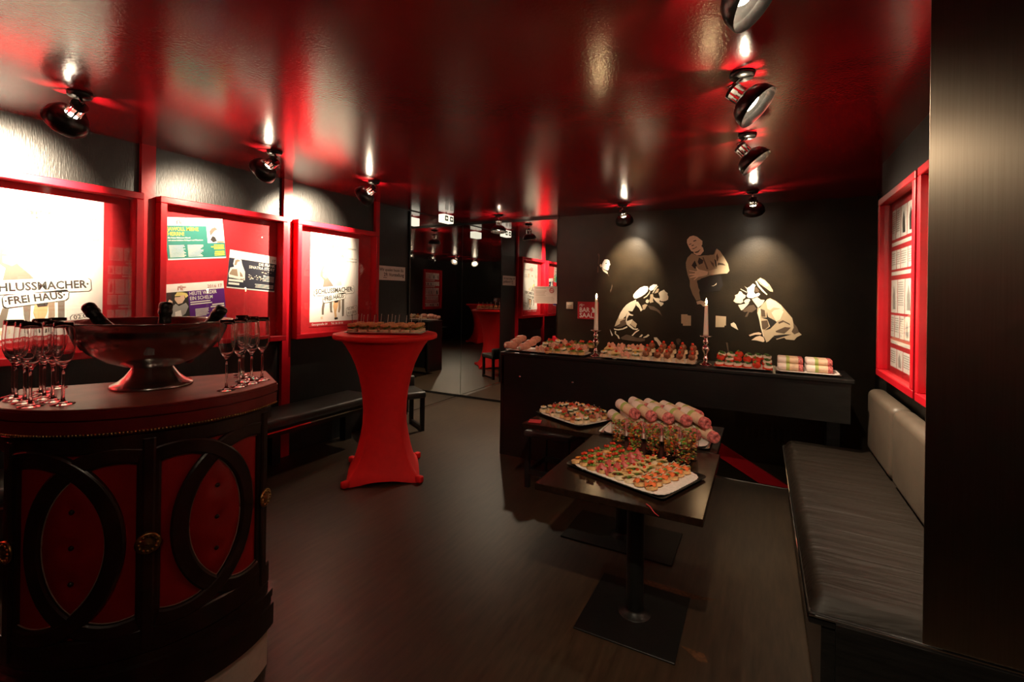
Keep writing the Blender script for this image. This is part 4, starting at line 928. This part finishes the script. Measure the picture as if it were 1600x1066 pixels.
# ------------------------------------------------------------------ candles
def candle(label_s, label_c, x, y, h=.262):
    s = thing('candlestick', label_s, 'candlestick', (x, y, .955), 0, 'silver candlesticks on the counter')
    mk(M_chrome).lathe([(.001, 0), (.048, 0), (.050, .006), (.040, .014), (.022, .022), (.014, .040), (.020, .052), (.013, .062), (.011, .085), (.015, .10)], 28).build('foot', s)
    mk(M_chrome).lathe([(.015, .10), (.026, .118), (.029, .135), (.022, .152), (.012, .160), (.012, .168), (.021, .178), (.023, .192), (.016, .203), (.014, .214), (.018, .222)], 28).build('stem', s)
    mk(M_chrome).lathe([(.018, .222), (.046, .228), (.047, .232), (.016, .231), (.014, .238), (.001, .238)], 28).build('drip_pan', s)
    c = thing('candle', label_c, 'candle', (x, y, .955 + .231), 0, 'lit white taper candles')
    mk(M_candle).lathe([(.001, 0), (.0195, 0), (.019, .02), (.0115, h - .01), (.010, h - .002), (.006, h), (.001, h - .002)], 20).build('wax_taper', c)
    mk(M_carve).cyl(.0012, h - .003, h + .010, 6).build('wick', c)
    mk(M_flame).lathe([(.001, h + .004), (.006, h + .012), (.0075, h + .020), (.005, h + .034), (.001, h + .048)], 12).build('flame', c)
    L = bpy.data.lights.new('candle_light', 'POINT'); L.energy = 2.0; L.color = (1, .62, .30); L.shadow_soft_size = .01
    o = bpy.data.objects.new('candle_light', L); COL.objects.link(o); o.parent = c; o.location = (0, 0, h + .055)
candle('silver candlestick in front of the red hall sign', 'lit white candle in front of the red hall sign', -1.265, 3.97, .272)
candle('silver candlestick below the bald man of the mural', 'lit white candle below the bald man of the mural', -.376, 3.97, .245)

# ------------------------------------------------------------------ food
M_bread = pm('baguette_bread', (0.62, 0.36, 0.15), .75, var=.25, scale=60, bump=.4, bscale=120)
M_crumb = pm('white_bread', (0.74, 0.58, 0.38), .8, var=.12, scale=60, bump=.3, bscale=150)
M_lettuce = pm('lettuce', (0.16, 0.30, 0.04), .5, var=.45, scale=40)
M_parsley = pm('parsley', (0.05, 0.14, 0.02), .55, var=.4, scale=60)
M_tomato = pm('tomato', (0.58, 0.04, 0.015), .25, var=.25, scale=30)
M_salmon = pm('smoked_salmon', (0.72, 0.16, 0.05), .35, var=.25, scale=45, stretch=(1, 5, 1))
M_beef = pm('roast_beef', (0.46, 0.07, 0.06), .45, var=.3, scale=40)
M_ham = pm('cooked_ham', (0.66, 0.30, 0.22), .45, var=.2, scale=45)
M_salami = pm('salami', (0.44, 0.09, 0.05), .45, var=.5, scale=160)
M_cheese = pm('sliced_cheese', (0.74, 0.55, 0.24), .45, var=.12, scale=25)
M_egg = pm('egg_white', (0.80, 0.74, 0.62), .4, var=.06)
M_yolk = pm('egg_yolk', (0.75, 0.42, 0.05), .6, var=.15, scale=60)
M_olive = pm('black_olive', (0.02, 0.015, 0.02), .25, var=.3)
M_mozz = pm('mozzarella', (0.82, 0.74, 0.62), .4, var=.06)
M_sauce = pm('cream_sauce', (0.84, 0.76, 0.58), .35, var=.05)
M_meat = pm('fried_meatball', (0.22, 0.07, 0.03), .4, var=.4, scale=70, bump=.5, bscale=90)
M_corn = pm('grated_carrot', (0.70, 0.24, 0.03), .5, var=.3, scale=50)
M_pick = pm('cocktail_pick_plastic', (0.55, 0.50, 0.45), .3, var=.1)
M_pickd = pm('black_cocktail_pick', (0.02, 0.02, 0.02), .3, var=.1)
M_doily = pm('white_paper_doily', (0.78, 0.72, 0.66), .8, var=.08, scale=60, bump=.5, bscale=90)
M_wrap = pm('wrap_paper', (0.80, 0.70, 0.62), .55, var=.08, scale=20, bump=.3, bscale=40)
M_wrapt = pm('tortilla', (0.66, 0.48, 0.32), .65, var=.2, scale=25, bump=.3, bscale=40)
M_wrapg = pm('wrap_green_band', (0.36, 0.44, 0.12), .6, var=.2, scale=30)
M_wrapr = pm('wrap_red_tip', (0.50, 0.13, 0.12), .6, var=.6, scale=90, bump=.4)

def wavy(mb, w, l, z, amp, n=6, freq=2.0, ph=0.0, fold=0.0):
    """thin draped slice"""
    vs = []; fs = []
    for j in range(n + 1):
        for i in range(n + 1):
            u = -1 + 2 * i / n; v = -1 + 2 * j / n
            k = math.sqrt(max(.0, 1 - .25 * abs(u * v)))
            vs.append((u * w / 2 * k, v * l / 2 * k, z + amp * math.sin(freq * 3 * u + ph) * .5 + amp * .5 * math.cos(freq * 2.2 * v + ph) - fold * (abs(u) ** 3 + abs(v) ** 3)))
    for j in range(n):
        for i in range(n): a = j * (n + 1) + i; fs.append((a, a + 1, a + n + 2, a + n + 1))
    return mb.add(vs, fs, True)
def leafy(mb, rnd, cx, cy, cz, r, n=6):
    """a small curled leaf tuft"""
    for k in range(n):
        a = rnd.random() * 2 * PI; l = r * (.6 + .6 * rnd.random()); h = r * (.15 + .5 * rnd.random()); w = r * .45
        c, s = math.cos(a), math.sin(a)
        p = [(0, -w * .4, 0), (0, w * .4, 0), (l * .55, w, h), (l * .55, -w, h), (l, w * .5, h * .7), (l, -w * .5, h * .5)]
        mb.add([(cx + x * c - y * s, cy + x * s + y * c, cz + z) for x, y, z in p], [(0, 1, 2, 3), (3, 2, 4, 5)], False)
def slab(mb, shape, w, l, h):
    if shape == 'oval': return mb.prism([(w / 2 * math.cos(2 * PI * k / 10), l / 2 * math.sin(2 * PI * k / 10)) for k in range(10)], 0, h, False)
    if shape == 'tri': return mb.prism([(-w / 2, -l / 2), (w / 2, -l / 2), (-w / 2, l / 2)], 0, h)
    return mb.rbox(-w / 2, w / 2, -l / 2, l / 2, 0, h, .004, 1)
KIND = {}
def kind(name, parts): KIND[name] = parts
def mkkinds():
    rnd = random.Random(11)
    def bread(mat=M_bread, shape='oval', w=.058, l=.05, h=.016): return ('bread', slab(mk(mat), shape, w, l, h).mesh('bread'))
    def lett(z=.017, r=.026, m=M_lettuce, n=7): return ('lettuce', (lambda b: (leafy(b, rnd, 0, 0, z, r, n), b)[1])(mk(m)).mesh('lettuce'))
    b = mk(M_salmon); wavy(b, .056, .05, .030, .010, 6, 2.2, .5, .008); sal = ('salmon_slice', b.mesh('salmon_slice'))
    b = mk(M_sauce); b.tube([(-.022 + .011 * k, .016 * (-1) ** k, .038 - .003 * abs(k - 2)) for k in range(5)], .0014, 5); sau = ('sauce_drizzle', b.mesh('sauce_drizzle'))
    kind('salmon', [bread(), lett(), sal, sau])
    b = mk(M_beef); wavy(b, .060, .046, .034, .014, 6, 1.6, 1.2, .012); kind('beef', [bread(), lett(), ('beef_slice', b.mesh('beef_slice'))])
    b = mk(M_tomato)
    for q in (0, 2.1, 4.2): b.ball((.010 * math.cos(q), .010 * math.sin(q), .034), .010, 8, (1, .8, .7))
    kind('tomato', [bread(), lett(), ('tomato_pieces', b.mesh('tomato_pieces'))])
    b = mk(M_cheese); b.prism([(-.032, -.02), (.034, -.012), (-.012, .032)], .026, .031); b.prism([(-.02, -.026), (.03, -.02), (.006, .026)], .032, .036)
    kind('cheese', [bread(M_crumb), lett(), ('cheese_slices', b.mesh('cheese_slices')), ('tomato_piece', mk(M_tomato).ball((.004, 0, .040), .009, 8, (1, 1, .6)).mesh('tomato_piece'))])
    b = mk(M_egg); b.prism([(.020 * math.cos(2 * PI * k / 12), .017 * math.sin(2 * PI * k / 12)) for k in range(12)], .026, .034); y = mk(M_yolk).ball((0, 0, .034), .010, 8, (1, 1, .5))
    kind('egg', [bread(M_crumb), lett(m=M_parsley), ('egg_slice', b.mesh('egg_slice')), ('yolk', y.mesh('yolk'))])
    b = mk(M_salami)
    for q in (0, 1): wavy(b, .046, .044, .028 + .007 * q, .008, 5, 1.8, q * 2, .008)
    kind('salami', [bread(), lett(), ('salami_slices', b.mesh('salami_slices')), ('olive', mk(M_olive).ball((.005, .002, .042), .008, 8).mesh('olive'))])
    b = mk(M_ham); wavy(b, .062, .052, .032, .014, 6, 2.0, .3, .010); kind('ham', [bread(M_crumb), lett(), ('ham_slice', b.mesh('ham_slice'))])
    kind('carrot', [bread(), ('carrot_salad', (lambda c: ([leafy(c, rnd, rnd.uniform(-.012, .012), rnd.uniform(-.012, .012), .018, .016, 6) for _ in range(3)], c)[1])(mk(M_corn)).mesh('carrot_salad'))])
    # sandwich bites with a pick
    b = mk(M_bread); b.rbox(-.026, .026, -.026, .026, .030, .050, .009, 2)
    kind('bite', [('bread', slab(mk(M_crumb), 'sq', .054, .054, .016).mesh('bread')), lett(.016, .03, n=8), ('ham_slice', wavy(mk(M_ham), .062, .06, .026, .006, 5, 2).mesh('ham_slice')), ('bread_lid', b.mesh('bread_lid')), ('cocktail_pick', mk(M_pick).tube([(0, 0, .03), (.006, .003, .098)], .0016, 5).ball((.006, .003, .098), .003, 6).mesh('cocktail_pick'))])
    KIND['bite_dark'] = KIND['bite'][:4] + [('cocktail_pick', mk(M_pickd).tube([(0, 0, .03), (-.005, .004, .10)], .0017, 5).ball((-.005, .004, .10), .0032, 6).mesh('cocktail_pick'))]
    # meatball on bread with pick
    kind('meatball', [bread(M_crumb, 'oval', .05, .046, .018), ('meatball', mk(M_meat).ball((0, 0, .036), .021, 12, (1, 1, .9)).mesh('meatball')), ('tomato_piece', mk(M_tomato).ball((0, 0, .058), .009, 8).mesh('tomato_piece'))])
    # ham roll
    b = mk(M_ham); b.tube([(-.045, 0, .024), (-.02, .001, .026), (.02, -.001, .026), (.045, 0, .024)], [.019, .023, .023, .018], 10)
    kind('ham_roll', [('ham_slice', b.mesh('ham_slice'))] + [('cream_filling', mk(M_sauce).ball((q * .045, 0, .024), .013, 8, (.5, 1, 1)).mesh('cream_filling')) for q in (-1, 1)])
    # tomato mozzarella
    b = mk(M_tomato).prism([(.026 * math.cos(2 * PI * k / 14), .026 * math.sin(2 * PI * k / 14)) for k in range(14)], 0, .010)
    c = mk(M_mozz).prism([(.004 + .023 * math.cos(2 * PI * k / 12), .022 * math.sin(2 * PI * k / 12)) for k in range(12)], .010, .019)
    kind('caprese', [('tomato_slice', b.mesh('tomato_slice')), ('mozzarella_slice', c.mesh('mozzarella_slice')), lett(.019, .020, M_parsley, 5)])
    b = mk(M_tomato).ball((0, 0, .018), .022, 10, (1.1, .9, .8)); kind('tomato_half', [('tomato_half', b.mesh('tomato_half')), lett(.030, .018, M_lettuce, 5)])
mkkinds()
def stamp(k, name, label, group, loc, rz=0.0, tilt_=None, cat='canape', scale=1.0):
    t = thing(name, label, cat, loc, rz, group)
    t.scale = (scale, scale, scale * 1.12)
    if tilt_: t.rotation_euler = (tilt_[0], tilt_[1], rz)
    for nm, me in KIND[k]: link(nm, me, t)
    return t
def platter(label, loc, w, d, rz, rim=M_silver, paper=True, h=.014):
    t = thing('serving_platter', label, 'platter', loc, rz, 'catering platters')
    out = []
    c = min(w, d) * .06
    for sx, sy, a0 in ((1, -1, -90), (1, 1, 0), (-1, 1, 90), (-1, -1, 180)):
        for k in range(5): a = R(a0 + 22.5 * k); out.append((sx * (w / 2 - c) + c * math.cos(a), sy * (d / 2 - c) + c * math.sin(a)))
    m = mk(rim); n = len(out)
    lv = [(.82, 0.0), (.86, .0), (.97, h - .002), (1.0, h), (1.0, h - .003), (.86, -.0)]
    vs = [(x * k, y * k, z) for k, z in lv[:5] for x, y in out]; fs = []
    for i in range(4):
        for k in range(n): fs.append((i * n + k, i * n + (k + 1) % n, (i + 1) * n + (k + 1) % n, (i + 1) * n + k))
    fs.append(list(range(n))); m.add([(x, y, z + .001) for x, y, z in vs], fs); m.build('tray', t)
    if paper:
        N = 120; pts = []
        for k in range(N):
            a = 2 * PI * k / N; cx, sy = math.cos(a), math.sin(a); e = (abs(cx) ** 6 + abs(sy) ** 6) ** (-1 / 6); s_ = 1 + .012 * (k % 2)
            pts.append((cx * e * w / 2 * .95 * s_, sy * e * d / 2 * .95 * s_))
        mk(M_doily).prism(pts, h - .001, h + .0015).build('paper_doily', t)
    return t
def local(loc, rz, x, y): c, s = math.cos(rz), math.sin(rz); return (loc[0] + x * c - y * s, loc[1] + x * s + y * c)
rnd = random.Random(21)
# --- nearest platter on the front bistro table
L0 = (-.52, 2.245, TZ); a0 = R(-20.5)
platter('nearest black platter with white doily and rows of salmon and beef canapes', L0, .53, .385, a0, M_iron)
cols = ['tomato', 'tomato', 'tomato', 'beef', 'beef', 'cheese', 'cheese', 'salmon', 'salmon']
nam = {'tomato': 'tomato and lettuce canape on nearest platter', 'beef': 'roast beef canape on the nearest platter', 'cheese': 'cheese and tomato canape on the nearest platter', 'salmon': 'salmon canape with sauce drizzle on the nearest platter', 'carrot': 'carrot salad canape on the nearest platter', 'egg': 'egg canape on the nearest platter'}
for i in range(9):
    for j in range(6):
        k = cols[i]
        if (i + 2 * j) % 7 == 0 and k != 'salmon': k = 'carrot'
        x = -.222 + i * .0505 + rnd.uniform(-.005, .005); y = -.150 + j * .058 + rnd.uniform(-.005, .005)
        px, py = local(L0, a0, x, y)
        stamp(k, 'canape', '%s, %s in the %s row' % (nam[k], ORD[i], ('front', 'second', 'third', 'fourth', 'fifth', 'rear')[j]), 'canapes on the nearest platter', (px, py, TZ + .0165), a0 + rnd.uniform(-.5, .5), (rnd.uniform(-.15, .15), -.22 + rnd.uniform(-.1, .1)), 'canape', .9)
# --- rear left platter
L1 = (-1.105, 3.05, TZ); a1 = R(-27)
platter('dark platter of egg and salami canapes on the rear bistro table', L1, .45, .36, a1, M_iron)
nam1 = {'egg': 'egg slice canape on the rear table platter', 'salami': 'salami canape with olive on the rear table platter', 'carrot': 'carrot salad canape on the rear table platter', 'tomato': 'tomato canape on the rear table platter', 'ham': 'ham canape on the rear table platter'}
for i in range(8):
    for j in range(6):
        k = ['egg', 'salami', 'egg', 'carrot', 'salami', 'tomato', 'ham'][(i * 3 + j * 2) % 7]
        x = -.178 + i * .051; y = -.135 + j * .054; hz = .030 * max(0, 1 - ((x / .2) ** 2 + (y / .16) ** 2))
        px, py = local(L1, a1, x + rnd.uniform(-.005, .005), y + rnd.uniform(-.005, .005))
        stamp(k, 'canape', '%s, %s in the %s row' % (nam1[k], ORD[i], ('front', 'second', 'third', 'fourth', 'fifth', 'rear')[j]), 'canapes on the rear table platter', (px, py, TZ + .0165 + hz * .6), a1 + rnd.uniform(-1, 1), (rnd.uniform(-.2, .2), rnd.uniform(-.2, .2)))
# --- sandwich bites on the high table
L2 = (HT[0] + .03, HT[1] - .01, 1.156); a2 = R(28)
platter('silver platter of small sandwiches with picks on the red high table', L2, .62, .34, a2, M_silver)
for i in range(7):
    for j in range(3):
        k = 'bite_dark' if (i + j) % 3 == 0 else 'bite'
        px, py = local(L2, a2, -.255 + i * .0845 + rnd.uniform(-.004, .004), -.11 + j * .105 + rnd.uniform(-.004, .004))
        stamp(k, 'sandwich_bite', 'sandwich bite with %s pick on the high table, %s from left in %s row' % ('black' if k == 'bite_dark' else 'clear', ORD[i], ('front', 'second', 'third', 'rear')[j]), 'sandwich bites on the high table', (px, py, 1.172), a2 + rnd.uniform(-.3, .3), None, 'sandwich', 1.2)
# --- counter platters
CT = .956
def counter_row(label, x0, x1, chooser, names, group, nrow=3, step=.08, yc=4.02, d=.30, rim=M_silver):
    L = ((x0 + x1) / 2, yc, CT); platter(label, L, x1 - x0, d, 0, rim)
    n = int((x1 - x0 - .06) / step)
    for i in range(n + 1):
        for j in range(nrow):
            k = chooser(i, j, n)
            if not k: continue
            x = x0 + .04 + (x1 - x0 - .08) * i / n; y = yc - d / 2 + .04 + (d - .08) * j / (nrow - 1)
            stamp(k, names[k][0], '%s, %s in %s row' % (names[k][1], ORD[i], ('front', 'second', 'third', 'rear')[j]), group, (x + rnd.uniform(-.005, .005), y + rnd.uniform(-.004, .004), CT + .0165 + .045 * (j / (nrow - 1))), rnd.uniform(-.4, .4) + (0 if k != 'ham_roll' else 1.2), (rnd.uniform(-.15, .15) + .25, rnd.uniform(-.15, .15)), names[k][2], 1.3)
nm_a = {'ham_roll': ('ham_roll', 'rolled ham slice with cream on the leftmost counter platter', 'ham roll'), 'ham': ('canape', 'ham canape on the leftmost counter platter', 'canape'), 'tomato': ('canape', 'tomato canape on the leftmost counter platter', 'canape'), 'egg': ('canape', 'egg canape on the leftmost counter platter', 'canape'), 'salami': ('canape', 'salami canape on the leftmost counter platter', 'canape')}
counter_row('leftmost silver platter on the counter, ham rolls and canapes', -2.12, -1.335, lambda i, j, n: 'ham_roll' if (i < n * .38 and i % 2 == 0) else (None if i < n * .38 else ['ham', 'salami', 'tomato', 'egg'][(i + j * 3) % 4 if i < n * .8 else (0 if j % 2 else 2)]), nm_a, 'food on the leftmost counter platter')
nm_b = {'meatball': ('meatball_canape', 'meatball on bread on the between-candles platter', 'canape'), 'ham': ('canape', 'ham canape on the between-candles platter', 'canape'), 'egg': ('canape', 'egg canape on the between-candles platter', 'canape'), 'cheese': ('canape', 'cheese canape on the between-candles platter', 'canape')}
counter_row('silver platter of ham and meatball canapes between the candles', -1.205, -.435, lambda i, j, n: ('ham' if j > 1 else ['egg', 'cheese', 'ham'][(i + j) % 3]) if i < n * .45 else 'meatball', nm_b, 'food between the candles')
nm_c = {'caprese': ('caprese_bite', 'tomato and mozzarella slice on the caprese platter', 'salad bite'), 'tomato_half': ('tomato_half', 'tomato half with greens on the caprese platter', 'tomato'), 'carrot': ('canape', 'carrot canape on the caprese platter', 'canape')}
counter_row('silver platter of tomato and mozzarella right of the candles', -.315, .085, lambda i, j, n: ['caprese', 'tomato_half', 'caprese', 'carrot'][(i * 2 + j) % 4 if (i + j) % 2 else (i + j) % 3], nm_c, 'food right of the candles', 3, .062)
# --- paper-wrapped tortilla rolls
WR = [('paper_wrap', mk(M_wrap).lathe([(.001, 0), (.020, .001), (.0245, .008), (.0245, .070)], 14).mesh('paper_wrap')), ('green_band', mk(M_wrapg).lathe([(.0247, .056), (.0252, .060), (.0252, .074), (.0247, .078)], 14).mesh('green_band')),
      ('tortilla', mk(M_wrapt).lathe([(.0245, .070), (.0243, .10), (.0243, .135)], 14).mesh('tortilla')), ('red_tip', mk(M_wrapr).lathe([(.0243, .135), (.0248, .150), (.0225, .163), (.014, .166), (.010, .160), (.001, .160)], 14).mesh('red_tip'))]
def wrap(label, group, p, d, s_=1.0):
    t = thing('wrap_roll', label, 'wrap', group=group)
    t.matrix_world = Matrix.Translation(p) @ Vector(d).normalized().to_track_quat('Z', 'Y').to_matrix().to_4x4() @ Matrix.Rotation(rnd.random() * 6, 4, 'Z')
    t.scale = (s_, s_, s_ * .95)
    for nm, me in WR: link(nm, me, t)
LW = (-.545, 2.945, TZ)
t = platter('tray of paper-wrapped rolls on the rear bistro table', LW, .62, .40, 0, M_silver)
for row, (n, x0, y0, z0, pit) in enumerate(((6, -.845, 2.985, .088, -.12), (5, -.80, 3.13, .078, -.05), (5, -.795, 2.99, .160, -.12), (4, -.75, 3.14, .150, -.05))):
    for i in range(n):
        wrap('paper-wrapped roll on the rear table, %s from the left, %s row of the %s layer' % (ORD[i], ('front', 'back')[row % 2], ('lower', 'upper')[row // 2]), 'paper-wrapped rolls on the rear table', (x0 + i * .098, y0, TZ + z0 - .016 + rnd.uniform(0, .003)), (.70, -.68, pit), 1.32)
LV = (.30, 4.02, CT)
t = platter('silver tray of two bundles of wraps at the right end of the counter', LV, .40, .30, 0, M_silver)
for b_, (xb, lab) in enumerate(((.115, 'paper-wrapped roll in the taller bundle on the counter'), (.29, 'paper-wrapped roll in the end bundle on the counter'))):
    for lay in range(2 if b_ == 0 else 2):
        for j in range(4 - lay): wrap('%s, %s from front, %s layer' % (lab, ORD[j], ('lower', 'upper')[lay]), 'wraps at the right end of the counter', (xb, 3.925 + j * .052 + lay * .026, CT + .042 + lay * .043), (1, -.04, 0))

# --- clear cups of salad
def salad_mesh(seed):
    r_ = random.Random(seed); m = MB()
    for k in range(120):
        a = r_.random() * 2 * PI; z = .006 + .118 * r_.random(); rr = (.029 + .011 * z / .13) * math.sqrt(r_.random()) if r_.random() < .35 else (.030 + .010 * z / .13)
        m.mat(r_.choice([M_lettuce, M_lettuce, M_parsley, M_corn, M_corn, M_cheese, M_tomato, M_beef, M_meat])); p = (rr * math.cos(a), rr * math.sin(a), z)
        if r_.random() < .5: leafy(m, r_, p[0] * .8, p[1] * .8, p[2], .011, 3)
        else: m.ball((p[0] * .85, p[1] * .85, p[2]), .0075, 6, (r_.uniform(.6, 1.3), r_.uniform(.6, 1.2), r_.uniform(.5, 1)))
    return m.mesh('salad')
SAL = [salad_mesh(s) for s in (1, 2, 3, 4)]
CUP = mk(M_plastic).lathe([(.001, .001), (.036, .001), (.037, .004), (.044, .138), (.047, .139), (.047, .142), (.043, .142)], 24).mesh('cup')
for j in range(3):
    for i in range(6):
        x = -.80 + i * .094 + (.02 if j == 1 else 0); y = 2.465 + j * .098
        if j == 2 and i in (0,): continue
        if y + .048 > 2.75: continue
        # keep the cups clear of the platter in front
        if (x + .52) * .35 + (y - 2.245) * .937 < .245: continue
        t = thing('salad_cup', 'clear cup of mixed salad before the wraps, %s row, %s from the left' % ('front' if j == 0 else 'middle' if j == 1 else 'back', ORD[i]), 'cup', (x, y, TZ + .0005), rnd.random() * 6, 'clear salad cups')
        link('cup', CUP, t); o = link('salad_filling', SAL[(i + j * 2) % 4], t); o['kind'] = 'stuff'
# red ribbon hanging at the front table edge
rbn = mk(pm('red_napkin', (.5, .03, .04), .7, var=.1)); rbn.tube([(-.395, 1.925, TZ + .003), (-.375, 1.905, TZ + .003), (-.365, 1.896, TZ - .004), (-.355, 1.896, TZ - .014), (-.340, 1.896, TZ - .022)], [.0025, .002, .002, .002, .0012], 6)
tag(rbn.build('red_ribbon'), 'thin red ribbon hanging over the front edge of the near table', 'ribbon')
# red napkin on rear table corner
nk = mk(MATS['red_napkin']).rbox(-.04, .04, -.035, .035, 0, .006, .002, 1, False); o = nk.build('folded_napkin'); o.location = (-1.295, 2.80, TZ + .0005); o.rotation_euler = (0, 0, .3); tag(o, 'folded red napkin on the left corner of the rear bistro table', 'napkin')
